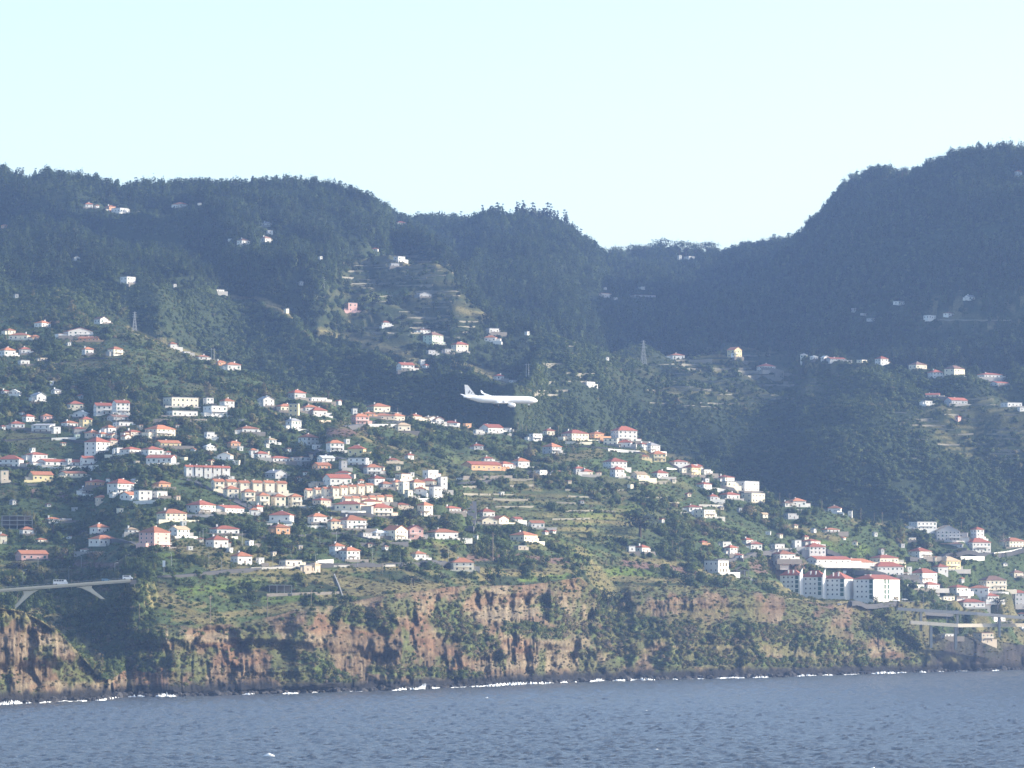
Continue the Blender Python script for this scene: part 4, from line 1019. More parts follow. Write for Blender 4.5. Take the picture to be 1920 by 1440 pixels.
# ---- the slanted-leg bridge on the left
def bridge():
    z_of = lambda x, y, D: Vector(unproj(x, y, D))
    A = z_of(-150, 1117.5, 2078); B = z_of(243, 1087.5, 2096)
    ax = (B - A); L = ax.length; d = ax.normalized(); s = Vector((-d.y, d.x, 0)).normalized(); up = Vector((0, 0, 1))
    t = empty('road_bridge', A, 0)
    def P(u, v, w): return tuple(d * u + s * v + up * w)
    MB().ring([[P(u, -4.5, -1.15), P(u, 4.5, -1.15), P(u, 4.9, -.35), P(u, 4.9, 0), P(u, -4.9, 0), P(u, -4.9, -.35)] for u in (0, L * .5, L)]).build('deck', plain('pale_concrete', (.58,.52,.41), .85, .1, .4), t)
    pc = bpy.data.materials['pale_concrete']
    for v in (-4.7, 4.7): MB().ring([[P(u, v - .14, .003), P(u, v + .14, .003), P(u, v + .14, .5), P(u, v - .14, .5)] for u in (0, L)]).build('parapet', pc, t)
    MB().ring([[P(u, -4.3, .002), P(u, 4.3, .002), P(u, 4.3, .02), P(u, -4.3, .02)] for u in (0, L)]).build('roadway', asphalt_m, t)
    for v in (-4.7, 4.7):
        mb = MB()
        for i in range(int(L / 2.5)): mb.bar(P(i * 2.5, v, .5), P(i * 2.5, v, 1.2), .05, n=4)
        mb.bar(P(0, v, 1.2), P(L, v, 1.2), .06, n=4); mb.build('railing', metal_m, t)
    ux = lambda x: (z_of(x, 1105, 2086) - A).dot(d)
    for (xt, xb, yb) in ((58, 31, 1139), (160, 189, 1123)):
        for v in (-3.0, 3.0):
            base = z_of(xb, yb, 2086) - A; wz = base.dot(up)
            u0, u1 = ux(xb), ux(xt); top = -1.45
            k = (wz - 0) ; dirx = (u1 - u0)
            u0e, wze = u0 - dirx * .25, wz - (top - wz) * .25
            secs = []
            for f, hw in ((0, .7), (.2, .85), (.55, 1.25), (.85, 2.1), (1.0, 3.8)):
                u = u0e + (u1 - u0e) * f; w = wze + (d.z * u + top - wze) * f
                secs.append([P(u - hw, v - .6, w - d.z * u), P(u + hw, v - .6, w - d.z * u), P(u + hw, v + .6, w - d.z * u), P(u - hw, v + .6, w - d.z * u)])
            MB().ring(secs).build('slanted_leg', pc, t)
    MB().ring([[P(u, -4.2, -2.2), P(u, 4.2, -2.2), P(u, 4.2, -.1), P(u, -4.2, -.1)] for u in (L + .02, L + 3)]).build('abutment', stone_m, t)
    tag(t, 'pale concrete road bridge on slanted legs over left ravine', 'bridge')
    for i in range(0, 10): FOOT.append((A.x + d.x * L * i / 9, A.y + d.y * L * i / 9, 5))
    BOXES.append((-120, 245, 1075, 1114, A.y))
    return A, d, s
bA, bd, bs = bridge()

def viaduct():
    pc = bpy.data.materials['pale_concrete']
    P0 = Vector(unproj(1706, 1166, 2790)); P1 = Vector(unproj(1795, 1172, 2800)); P2_ = Vector(unproj(2010, 1171, 2860))
    t = empty('low_viaduct', P0, 0)
    secs = []
    for p in (P0, P1, P2_):
        q = p - P0
        secs.append([tuple(q + Vector((0, -4.5, -1.4))), tuple(q + Vector((0, 4.5, -1.4))), tuple(q + Vector((0, 4.5, .9))), tuple(q + Vector((0, -4.5, .9)))])
    MB().ring(secs).build('deck', pc, t)
    for f in (.22, .48, .8):
        q = (P1 - P0) * min(1, f * 2) if f < .5 else (P1 - P0) + (P2_ - P1) * ((f - .5) * 2)
        MB().box(q.x-.8, q.x+.8, q.y-3, q.y+3, q.z-16, q.z-1.42).build('pier', concrete_m, t)
    tag(t, 'low pale viaduct crossing lower right bay above dark cliff', 'bridge')
    BOXES.append((1700, 1930, 1158, 1178, P0.y)); 
    Q0 = Vector(unproj(1682, 1141, 2800)); Q1 = Vector(unproj(1830, 1150, 2810)); Q2 = Vector(unproj(2010, 1166, 2830))
    t = empty('highway_viaduct', Q0, 0); secs = []
    for p in (Q0, Q1, Q2):
        q = p - Q0
        secs.append([tuple(q + Vector((0, -5, -1.2))), tuple(q + Vector((0, 5, -1.2))), tuple(q + Vector((0, 5, .8))), tuple(q + Vector((0, -5, .8)))])
    MB().ring(secs).build('deck', concrete_m, t)
    for f in (.15, .38, .62, .86):
        q = (Q1 - Q0) * (f * 2) if f < .5 else (Q1 - Q0) + (Q2 - Q1) * ((f - .5) * 2)
        MB().box(q.x-.7, q.x+.7, q.y-3, q.y+3, q.z-14, q.z-1.22).build('pier', concrete_m, t)
    tag(t, 'long grey highway viaduct with lamp posts below apartments, right', 'bridge')
    BOXES.append((1682, 1930, 1130, 1166, Q0.y))
viaduct()

# ------------------------------------------------------------------ vehicles
white_paint = plain('vehicle_white', (.80,.80,.80), .35, .02, spec=.5)
tyre_m = plain('tyre', (.02,.02,.02), .9, .1)
blue_paint = plain('vehicle_blue', (.10,.25,.36), .35, .02, spec=.5)
lamp_m = plain('lamp_glass', (.6,.55,.45), .2, .02)
def vehicle(label, cat, name, loc, heading, L, W, H, paint, bonnet=.0, side_windows=0):
    """body along local X, nose at +X"""
    t = empty(name, loc, heading); h0 = .45
    prof = [(-L/2, h0), (L/2, h0), (L/2, h0 + (H-h0)*.45), (L/2 - bonnet, h0 + (H-h0)*.52), (L/2 - bonnet - (H-h0)*.28, H), (-L/2 + .08, H)]
    MB().ring([[(x, y, z) for x, z in prof] for y in (-W/2, W/2)]).build('body', paint, t, False)
    k = bonnet
    zt = h0 + (H - h0) * .62; zb = H - .16
    MB().add([(L/2 - k + .005, -W*.44, h0 + (H-h0)*.55), (L/2 - k + .005, W*.44, h0 + (H-h0)*.55), (L/2 - k - (H-h0)*.25 + .05, W*.42, H-.08), (L/2 - k - (H-h0)*.25 + .05, -W*.42, H-.08)], [(0,1,2,3)]).build('windscreen', glass_m, t)
    n = side_windows
    for y in (-W/2 - .012, W/2 + .012):
        for i in range(n):
            a = -L/2 + .3 + (L * .74 - .3) * i / n; c = -L/2 + .3 + (L * .74 - .3) * (i + .86) / n
            MB().add([(a, y, zt), (c, y, zt), (c, y, zb), (a, y, zb)], [(0,1,2,3)]).build('side_window', glass_m, t)
    for x in (-L * .3, L * .33):
        for y in (-W/2 + .1, W/2 - .1): MB().bar((x, y - .12, .38), (x, y + .12, .38), .38, n=12).build('wheel', tyre_m, t)
    for y in (-W*.36, W*.36): MB().box(L/2, L/2 + .04, y - .15, y + .15, h0 + .25, h0 + .45).build('headlight', lamp_m, t)
    tag(t, label, cat); return t
def on_bridge(x, v):
    u = (Vector(unproj(x, 1100, 2086)) - bA).dot(bd); return bA + bd * u + bs * v + Vector((0, 0, .03))
hd = math.atan2(bd.y, bd.x)
vehicle('white minibus with dark windows driving on left bridge', 'minibus', 'minibus', on_bridge(114, -2.0), hd, 7.0, 2.2, 2.75, white_paint, .25, 4)
p = hit(246, 1086, 'k4', 'S1')
vehicle('white delivery van at right end of left bridge', 'van', 'delivery_van', on_bridge(243, -2.0) + Vector((0,0,.05)), hd, 5.0, 2.0, 2.3, white_paint, .7, 1)
vehicle('small blue car behind white van on left bridge', 'car', 'parked_car', on_bridge(201, -2.0), hd, 4.0, 1.75, 1.6, blue_paint, .9, 2)
for i, (x, y, pt, ls) in enumerate([(1571, 1136, white_paint, 'white car parked below middle apartments'), (1622, 1128, white_paint, 'white car parked before bright apartment corner'), (1677, 1129, white_paint, 'white car parked right of small brick-red mound'),
                                (1695, 1127, white_paint, 'white car at right end of apartment car park'), (862, 901, white_paint, 'white car parked beside wall in green hollow'), (1548, 1116, blue_paint, 'blue car in shade under stepped apartments')]):
    p = hit(x, y, 'k4', 'S1')
    vehicle(ls, 'car', 'parked_car', (p.x, p.y, p.z + .25), rnd.uniform(-.4, .6), 4.2, 1.8, 1.5, pt, 1.0, 2)
    BOXES.append((x - 8, x + 8, y - 7, y + 2, p.y))

# ------------------------------------------------------------------ posts, pylons, sign
def pole_mesh(kind):
    mb = MB()
    if kind == 'lamp':
        mb.bar((0,0,-1.5), (0,0,.96), .016, .009, 6)      # unit height, scaled
        mb.bar((0,0,.96), (.14,0,1.0), .008, .006, 5); mb.box(.12, .22, -.02, .02, .985, 1.01)
        return mb.mesh('lamp_post', metal_m)
    mb.bar((0,0,-1.0), (0,0,1.0), .020, .014, 6); mb.box(-.09, .09, -.01, .01, .92, .94); mb.box(-.06, .06, -.01, .01, .85, .865)
    return mb.mesh('utility_pole', wood_m)
pm = {'lamp': pole_mesh('lamp'), 'pole': pole_mesh('pole')}
pole_sets = [('on left bridge and its approach road', 'lamp', 'lamps by the left bridge', 'k4', 'S1', '44 1068 1099;130 1062 1091;216 1055 1085;153 1042 1066;236 1040 1064;322 1036 1066;72 1047 1069;392 1035 1061;416 1044 1074'),
  ('in ravine below left bridge', 'pole', 'poles below the left bridge', 'k3', 'S1', '135 1087 1112;237 1090 1112;253 1090 1112;262 1132 1166;34 1114 1141'),
  ('on fields above the cliff', 'pole', 'poles on the cliff fields', 'k4', 'k5', '395 1116 1166;502 1115 1158;584 1104 1136;772 1089 1116;717 1055 1073'),
  ('along main road in centre', 'lamp', 'lamps along the main road', 'k4', 'S1', '512 1037 1068;546 1031 1057;592 1039 1060;671 1035 1064;699 1027 1059;751 1035 1061;774 1037 1061;841 1027 1058'),
  ('on street above pair of white houses', 'lamp', 'lamps on the street above', 'k5', 'S1', '539 996 1019;600 999 1021;631 996 1019;375 995 1017;381 990 1024;455 995 1024;459 850 877'),
  ('around steep lane and hedged field, centre', 'pole', 'poles around the steep lane', 'k5', 'S1', '924 1000 1053;886 942 962;1000 885 922;1242 1022 1039;1261 1012 1044;1274 1025 1049;1314 1027 1054;1137 1042 1061'),
  ('along crest right of aircraft', 'pole', 'poles along the middle crest', 'kBv', 'S1', '971 785 808;979 789 809;987 792 810;1047 794 814;1134 795 818;1062 817 842;1247 836 854;1362 876 898;1380 884 908;745 757 772;772 760 774'),
  ('along low crest above apartments', 'pole', 'poles along the low crest', 'k5', 'S1', '1462 917 942;1481 922 948;1541 936 956;1614 952 976;1639 961 980;1654 960 982;1680 970 986;1689 985 1012;1802 977 1000;1553 999 1014;1625 1031 1049'),
  ('beside highway below apartments', 'lamp', 'lamps beside the highway', 'k4', 'S1', '1600 1122 1141;1622 1122 1139;1689 1134 1157;1710 1140 1160;1740 1145 1162;1774 1130 1166;1730 1112 1139;1902 1132 1152;1869 1125 1147;1583 1105 1124'),
  ('by large white two-part house, left', 'pole', 'poles by the large white house', 'k5', 'S1', '260 752 770;250 756 774;129 778 810')]
for where, kind, grp, lo, hi, dat in pole_sets:
    it = sorted(tuple(map(float, q.split())) for q in dat.split(';'))
    n = len(it)
    for i, (x, y0, y1) in enumerate(it):
        p = hit(x, y1, lo, hi); H = (y1 - y0) * p.y / F
        o = bpy.data.objects.new('lamp_post' if kind == 'lamp' else 'utility_pole', pm[kind]); link(o)
        o.location = p; o.scale = (max(H, 9), max(H, 9), H); o.rotation_euler = (0, 0, rnd.uniform(-.5, 3))
        pl = 'leftmost' if i == 0 else 'rightmost' if i == n-1 else ORD[i+1] + ' from left'
        tag(o, '%s, %s %s' % ('grey street lamp post' if kind == 'lamp' else 'slim utility pole with short crossarm', pl, where), 'lamp post' if kind == 'lamp' else 'utility pole', grp)
p = hit(217, 834, 'k5', 'S1'); mb = MB(); H = 72 * p.y / F
mb.bar((0,0,-2), (0,0,H), .28, .12, 8)
for z in (.7, .8, .9, .97): mb.box(-.5, .5, -.06, .06, H*z, H*z+.12)
o = mb.build('mast', metal_m); o.location = p; tag(o, 'tall thin grey mast rising among left village houses', 'mast')

def pylon(label, x, y0, y1, lo, hi, arms=3, spread=.10):
    p = hit(x, y1, lo, hi); H = (y1 - y0) * p.y / F; t = empty('lattice_pylon', p, .4)
    a = H * spread
    corners = [(-1,-1),(1,-1),(1,1),(-1,1)]
    def at(c, z): k = a * (1 - .88 * min(1, z / (H*.98))) ; return (c[0]*k, c[1]*k, z)
    mb = MB()
    for c in corners: mb.bar(at(c, -2), at(c, H), .16, .10, 4)
    mb.build('leg_frame', metal_m, t)
    mb = MB(); zs = [H * (1 - (1 - i/7.) ** 1.3) for i in range(8)]
    for z0, z1 in zip(zs[:-1], zs[1:]):
        for i in range(4):
            c, e = corners[i], corners[(i+1) % 4]
            mb.bar(at(c, z0), at(e, z1), .09, n=4); mb.bar(at(e, z0), at(c, z1), .09, n=4)
    mb.build('bracing', metal_m, t)
    for i in range(arms):
        z = H * (.72 + .11 * i); l = H * (.15 - .02 * i)
        MB().bar((-l, 0, z), (l, 0, z), .12, n=4).bar((-l, 0, z), (0, 0, z + H*.05), .08, n=4).bar((l, 0, z), (0, 0, z + H*.05), .08, n=4).build('crossarm', metal_m, t)
    tag(t, label, 'pylon')
pylon('lattice pylon on crest of left hilltop', 251, 584, 620, 'k5', 'S1')
pylon('lattice pylon on dark slope left of terraced spur', 605, 518, 552, 'P2v', 'SK')
pylon('lattice pylon left of right-hand ridge houses', 1207, 638, 684, 'S1v', 'R3')
def hframe(label, x, y0, y1, lo, hi):
    p = hit(x, y1, lo, hi); H = (y1 - y0) * p.y / F; t = empty('twin_pole', p, .1)
    for s in (-1, 1): MB().bar((s*.9, 0, -2), (s*.9, 0, H), .2, .14, 6).build('pole', metal_m, t)
    MB().box(-2, 2, -.1, .1, H*.93, H*.93+.2).build('crossbar', metal_m, t)
    tag(t, label, 'pylon')
hframe('pair of tall grey poles on left spur crest', 398, 632, 661, 'k5', 'S1')
hframe('pair of tall grey poles above aircraft nose', 989, 682, 706, 'S1v', 'R3')
p = hit(308, 1077, 'k4', 'S1'); H = 26 * p.y / F; t = empty('road_sign', p, 0)
MB().bar((0,0,-1), (0,0,H*.8), .1, n=6).build('post', metal_m, t)
MB().box(-.7, .7, -.17, -.10, H*.55, H).build('panel', white_paint, t); tag(t, 'white rectangular sign panel on post right of bridge', 'sign')
BOXES.append((302, 313, 1050, 1077, p.y))

# ------------------------------------------------------------------ the aircraft
def aircraft():
    L = 44.5; R = 2.0
    mp = plain('aircraft_white', (.88,.88,.88), .3, .01, spec=.5)
    dk = plain('aircraft_dark', (.05,.05,.07), .5, .02); gl = glass_m
    D = 2372.0; yawp = math.radians(21)
    c = Vector(unproj(938.5, 749.2, D))
    t = empty('airliner', c, yawp)          # nose along +X
    t.rotation_euler = (math.radians(12), 0, yawp)   # banked towards the sea
    st = [(22.2,.05,-.35),(21.9,.45,-.32),(21.3,.85,-.25),(20.5,1.25,-.15),(19.3,1.65,-.05),(17.8,1.92,0),(16,2.0,0),(8,2.0,0),(0,2.0,0),(-8,2.0,0),(-11,1.95,.04),(-14,1.65,.30),(-17,1.2,.65),(-20,.65,.98),(-21.8,.32,1.15),(-22.3,.12,1.2)]
    n = 24; secs = []
    for x, r, dz in st: secs.append([(x, math.cos(2*math.pi*i/n)*r, math.sin(2*math.pi*i/n)*r*1.05 + dz) for i in range(n)])
    fus = MB().ring(secs).build('fuselage', mp, t, True)
    MB().ring([[(x, y, z) for x, y, z in q] for q in [[(5 - 1.0*k, math.cos(a)*(1.7*s), -1.35 + math.sin(a)*1.1*s) for a in [2*math.pi*i/12 for i in range(12)]] for k, s in ((0,.1),(1.5,.75),(4,1),(8,1),(10.5,.7),(12,.1))]]).build('belly_fairing', mp, t, True)
    def lift(root, tip, th):       # root/tip: (x_lead, chord, y, z)
        secs = []
        for (xl, ch, y, z), k in ((root, 1), (tip, .6)):
            secs.append([(xl, y, z), (xl - ch*.3, y, z + ch*th*.5*k), (xl - ch, y, z), (xl - ch*.3, y, z - ch*th*.4*k)])
        return MB().ring(secs)
    for s in (-1, 1):
        w = lift((4.5, 7.2, s*1.6, -1.1), (-3.6, 1.7, s*17.0, .9), .12).build('wing', mp, t)
        MB().ring([[(-3.7, s*17.0, .9), (-5.3, s*17.0, .9), (-5.2, s*17.08, 1.0)], [(-4.8, s*17.5, 2.2), (-5.6, s*17.5, 2.2), (-5.6, s*17.55, 2.25)]]).build('winglet', mp, w)
        lift((-17.2, 3.6, s*.6, 1.2), (-20.6, 1.4, s*6.2, 1.75), .10).build('tailplane', mp, t)
        eng = []
        ex, ey, ez = 6.6, s*5.75, -2.15
        for dx, r in ((0,.85),(.15,1.02),(.9,1.15),(2.4,1.12),(3.5,.85),(4.2,.6)): eng.append([(ex - dx, ey + math.cos(2*math.pi*i/16)*r, ez + math.sin(2*math.pi*i/16)*r) for i in range(16)])
        e = MB().ring(eng).build('engine', mp, t, True)
        MB().bar((ex + .01, ey, ez), (ex + .03, ey, ez), .78, n=16).build('intake', dk, e)
        MB().box(ex - 4.2, ex - 1.2, ey - .18, ey + .18, ez + .8, ez + 1.6).build('pylon', mp, e)
        for fy in (8.0, 11.5): MB().ring([[(-1.8 - fy*.25 + dx, s*fy + math.cos(a)*r, -.55 + .11*(fy-6)+ math.sin(a)*r) for a in [2*math.pi*i/8 for i in range(8)]] for dx, r in ((1.5,.05),(.5,.3),(-1,.3),(-2.4,.05))]).build('flap_fairing', mp, w, True)
        lift((-1.2, 1.4, s*2.2, -1.35), (-3.9, .9, s*11.0, -.25), .10).build('flap', mp, w)
        g = MB().bar((-2.4, s*3.4, -1.5), (-2.4, s*3.4, -3.5), .16, n=8).build('main_gear', metal_m, t)
        for dy in (-.45, .45): MB().bar((-2.4, s*3.4+dy-.17, -3.7), (-2.4, s*3.4+dy+.17, -3.7), .56, n=14).build('wheel', tyre_m, g)
    # fin
    fn_ = [[(-14.6, -.25, 1.7), (-14.6, .25, 1.7), (-21.0, .12, 1.9), (-21.0, -.12, 1.9)], [(-20.1, -.1, 7.9), (-20.1, .1, 7.9), (-22.0, .05, 7.95), (-22.0, -.05, 7.95)]]
    fin = MB().ring(fn_).build('tail_fin', mp, t)
    MB().ring([[(-12.6, -.06, 1.75), (-12.6, .06, 1.75), (-15.3, .14, 1.75), (-15.3, -.14, 1.75)], [(-15.2, -.03, 2.5), (-15.2, .03, 2.5), (-15.7, .1, 2.5), (-15.7, -.1, 2.5)]]).build('fin_root', mp, fin)
    # three dark strokes of the tail emblem on both sides (flat print)
    for s in (-1, 1):
        for (a, b_, w_) in (((-19.6, 3.1), (-18.7, 4.9), .34), ((-18.9, 3.2), (-18.75, 3.9), .26), ((-17.8, 3.0), (-17.2, 4.0), .34), ((-19.0, 4.1), (-18.2, 4.15), .26)):
            yy = lambda z: s * (.255 - .135 * (z - 1.7) / 6.2)
            dx, dz = b_[0]-a[0], b_[1]-a[1]; l = math.hypot(dx, dz); px, pz = -dz/l*w_/2, dx/l*w_/2
            MB().add([(q[0]+e*px, yy(q[1]+e*pz), q[1]+e*pz) for q, e in ((a,-1),(a,1),(b_,1),(b_,-1))], [(0,1,2,3)]).build('tail_emblem_stroke', dk, fin)
    # cockpit glazing and nose gear
    for s in (-1, 1):
        MB().add([(21.0, s*.30, .62), (20.2, s*.98, .62), (19.5, s*1.12, 1.12), (20.25, s*.45, 1.14)], [(0,1,2,3)]).build('cockpit_window', gl, t)
    g = MB().bar((17.0, 0, -1.9), (17.0, 0, -3.3), .14, n=8).build('nose_gear', metal_m, t)
    for dy in (-.28, .28): MB().bar((17.0, dy-.11, -3.55), (17.0, dy+.11, -3.55), .4, n=14).build('wheel', tyre_m, g)
    MB().add([(16.4,-.45,-1.95),(17.6,-.45,-1.95),(17.6,-.6,-2.7),(16.4,-.6,-2.7)], [(0,1,2,3)]).build('gear_door', mp, g)
    tag(t, 'white twin-engine airliner flying low past the hillside, nose gear down', 'airliner')
aircraft()
# ------------------------------------------------------------------ plants
def leaf_mat(name, cols):
    m, nt, b = newmat(name)
    at = nt.nodes.new('ShaderNodeAttribute'); at.attribute_type = 'INSTANCER'; at.attribute_name = 'tint'
    oi = nt.nodes.new('ShaderNodeObjectInfo')
    gp = nt.nodes.new('ShaderNodeNewGeometry')
    nz = nt.nodes.new('ShaderNodeTexNoise'); nz.inputs['Scale'].default_value = .9; nz.inputs['Detail'].default_value = 3
    nt.links.new(gp.outputs['Position'], nz.inputs['Vector'])
    md = nt.nodes.new('ShaderNodeMath'); md.operation = 'MULTIPLY_ADD'; md.inputs[1].default_value = .30
    nt.links.new(nz.outputs['Fac'], md.inputs[0]); nt.links.new(at.outputs['Fac'], md.inputs[2])
    m2 = nt.nodes.new('ShaderNodeMath'); m2.operation = 'MULTIPLY_ADD'; m2.inputs[1].default_value = .12
    nt.links.new(oi.outputs['Random'], m2.inputs[0]); nt.links.new(md.outputs[0], m2.inputs[2])
    cr = nt.nodes.new('ShaderNodeValToRGB'); cr.color_ramp.elements.remove(cr.color_ramp.elements[0])
    els = cr.color_ramp.elements; els[0].position = cols[0][0]; els[0].color = (*cols[0][1], 1)
    for p, c in cols[1:]:
        e = els.new(p); e.color = (*c, 1)
    nt.links.new(m2.outputs[0], cr.inputs[0]); nt.links.new(cr.outputs[0], b.inputs['Base Color'])
    b.inputs['Roughness'].default_value = .75; b.inputs['Specular IOR Level'].default_value = .2
    tr = nt.nodes.new('ShaderNodeBsdfTranslucent'); nt.links.new(cr.outputs[0], tr.inputs['Color'])
    ms = nt.nodes.new('ShaderNodeMixShader'); ms.inputs[0].default_value = .38
    nt.links.new(b.outputs[0], ms.inputs[1]); nt.links.new(tr.outputs[0], ms.inputs[2])
    nt.links.new(ms.outputs[0], nt.nodes['Material Output'].inputs['Surface'])
    return m
leaf_m = leaf_mat('foliage', [(.05,(.012,.019,.011)),(.30,(.026,.040,.016)),(.55,(.056,.088,.028)),(.78,(.10,.135,.040)),(.92,(.16,.15,.06)),(1.0,(.20,.16,.10))])
dry_leaf_m = leaf_mat('dry_brush', [(.05,(.06,.05,.03)),(.4,(.10,.085,.045)),(.7,(.15,.13,.065)),(1.0,(.20,.165,.085))])
bark_m = plain('bark', (.10,.075,.055), .95, .3, 1.5)
pale_bark_m = plain('pale_bark', (.24,.21,.18), .95, .2, 1.5)

def leaf_cloud(mb, r, n, size, center=(0,0,0), squash=1.0, shell=.55, up=0.3, mi=0):
    for _ in range(n):
        while True:
            v = Vector((r.uniform(-1,1), r.uniform(-1,1), r.uniform(-1,1)))
            if .05 < v.length <= 1: break
        rad = shell + (1 - shell) * r.random(); v = v.normalized() * rad
        lump = 1 + .22 * math.sin(v.x*4.1 + center[0]*3) * math.cos(v.y*3.7 + center[1]*5) + .15 * math.sin(v.z*5.3 + 1.7)
        p = Vector((v.x, v.y, v.z * squash)) * lump + Vector(center)
        nrm = (v + Vector((r.gauss(0,.5), r.gauss(0,.5), r.gauss(0,.5) + up))).normalized()
        u = nrm.orthogonal().normalized(); u = (u * math.cos(r.random()*6.28) + nrm.cross(u) * math.sin(r.random()*6.28)).normalized(); w = nrm.cross(u)
        s = size * r.uniform(.6, 1.4)
        mb.add([p + u*s, p + w*s*.7, p - u*s, p - w*s*.7], [(0,1,2,3)], mi)
    return mb

def round_normals(me, centre):
    """leaf faces shade like the rounded clump they belong to"""
    c = Vector(centre); ns = []
    me.polygons.foreach_set('use_smooth', [True] * len(me.polygons))
    for v in me.vertices:
        n = v.co - c
        ns.append((n.normalized() + Vector((0, 0, .5))).normalized() if n.length > 1e-4 else Vector((0, 0, 1)))
    me.normals_split_custom_set_from_vertices(ns)
    return me
veg_col = bpy.data.collections.new('plant_shapes')
VAR = {}
def variant(key, mb, mats, ctr=None):
    i = len(veg_col.objects); me = mb.mesh('shape_' + key, mats)
    if ctr: round_normals(me, ctr)
    o = bpy.data.objects.new('shape_%02d_%s' % (i, key), me); veg_col.objects.link(o)
    VAR.setdefault(key, []).append(i)
for k in range(4):      # broad bushes and crowns made of two or three lobes
    r = random.Random(100 + k); mb = MB()
    leaf_cloud(mb, r, 70, .27, (0, 0, .55), .8)
    for j in range(3): a = j * 2.1 + k; leaf_cloud(mb, r, 24, .22, (math.cos(a)*.62, math.sin(a)*.62, .4 + .35*r.random()), .6, .5)
    variant('bush', mb, [leaf_m], (0, 0, .25))
for k in range(4):      # slender forest trees: bare stem, tufted crown
    r = random.Random(200 + k); mb = MB()
    mb.bar((0,0,-.4), (.05,0,2.6), .07, .03, 5, 1)
    leaf_cloud(mb, r, 60, .24, (0, 0, 1.7), 1.15, .4); leaf_cloud(mb, r, 28, .20, (.1*k-.15, .1, 2.7), .8, .3)
    mb.v = [(x*.8, y*.8, z) for x, y, z in mb.v]
    variant('tall', mb, [leaf_m, bark_m], (0, 0, 1.5))
for k in range(3):      # low flat shrubs
    r = random.Random(300 + k); mb = MB(); leaf_cloud(mb, r, 70, .26, (0, 0, .3), .5, .5, .6); variant('shrub', mb, [leaf_m], (0, 0, -.3))
for k in range(3):      # cane and banana clumps: upright blades
    r = random.Random(400 + k); mb = MB()
    for _ in range(46):
        a = r.random()*6.28; d = r.random()*.9; b_ = Vector((math.cos(a)*d, math.sin(a)*d, 0)); l = r.uniform(.7, 1.5)
        tip = b_ + Vector((r.gauss(0,.35), r.gauss(0,.35), l)); mid = (b_ + tip)/2 + Vector((0,0,.12)); w = Vector((math.cos(a+1.57), math.sin(a+1.57), 0))*r.uniform(.07,.16)
        mb.add([b_ - w*.4, b_ + w*.4, mid + w, tip, mid - w], [(0,1,2,3,4)])
    variant('cane', mb, [leaf_m])
for k in range(3):      # dry grass and brush
    r = random.Random(500 + k); mb = MB()
    leaf_cloud(mb, r, 40, .25, (0, 0, .2), .4, .4, .2)
    for _ in range(24):
        a = r.random()*6.28; d = r.random(); b_ = Vector((math.cos(a)*d, math.sin(a)*d, 0)); tip = b_ + Vector((r.gauss(0,.2), r.gauss(0,.2), r.uniform(.4,.9))); w = Vector((.05,.05,0))
        mb.add([b_ - w, b_ + w, tip], [(0,1,2)])
    variant('dry', mb, [dry_leaf_m])
for k in range(4):      # boulders
    r = random.Random(600 + k); mb = MB(); n = 9; secs = []
    for z, s in ((-.6,.6),(-.15,1.0),(.3,.85),(.62,.4)): secs.append([(math.cos(2*math.pi*i/n)*s*r.uniform(.75,1.2), math.sin(2*math.pi*i/n)*s*r.uniform(.75,1.2), z + r.uniform(-.12,.12)) for i in range(n)])
    mb.ring(secs); variant('rock', mb, [plain('shore_rock', (.040,.037,.037), .8, .35, .8) if k == 0 else bpy.data.materials['shore_rock']])

def gn_scatter(name, pts, scl, rotz, var, tint):
    n = len(pts)
    me = bpy.data.meshes.new(name); me.vertices.add(n); me.vertices.foreach_set('co', np.asarray(pts, np.float32).ravel())
    a = me.attributes.new('scl', 'FLOAT_VECTOR', 'POINT'); a.data.foreach_set('vector', np.asarray(scl, np.float32).ravel())
    a = me.attributes.new('rot', 'FLOAT_VECTOR', 'POINT'); R = np.zeros((n,3), np.float32); R[:,2] = rotz; R[:,0] = rng.normal(0,.08,n); R[:,1] = rng.normal(0,.08,n); a.data.foreach_set('vector', R.ravel())
    a = me.attributes.new('var', 'INT', 'POINT'); a.data.foreach_set('value', np.asarray(var, np.int32))
    a = me.attributes.new('tint', 'FLOAT', 'POINT'); a.data.foreach_set('value', np.asarray(tint, np.float32))
    o = link(bpy.data.objects.new(name, me))
    if 'scatter' not in bpy.data.node_groups:
        g = bpy.data.node_groups.new('scatter', 'GeometryNodeTree')
        g.interface.new_socket('Geometry', in_out='INPUT', socket_type='NodeSocketGeometry'); g.interface.new_socket('Geometry', in_out='OUTPUT', socket_type='NodeSocketGeometry')
        N, K = g.nodes, g.links
        gi, go = N.new('NodeGroupInput'), N.new('NodeGroupOutput')
        ci = N.new('GeometryNodeCollectionInfo'); ci.inputs['Collection'].default_value = veg_col; ci.inputs['Separate Children'].default_value = True; ci.inputs['Reset Children'].default_value = True
        ip = N.new('GeometryNodeInstanceOnPoints'); ip.inputs['Pick Instance'].default_value = True
        K.new(gi.outputs[0], ip.inputs['Points']); K.new(ci.outputs[0], ip.inputs['Instance'])
        for nm, ty, sk in (('var','INT','Instance Index'),('rot','FLOAT_VECTOR','Rotation'),('scl','FLOAT_VECTOR','Scale')):
            na = N.new('GeometryNodeInputNamedAttribute'); na.data_type = ty; na.inputs['Name'].default_value = nm
            K.new(na.outputs['Attribute'], ip.inputs[sk])
        K.new(ip.outputs[0], go.inputs[0])
    md = o.modifiers.new('scatter', 'NODES'); md.node_group = bpy.data.node_groups['scatter']
    return o

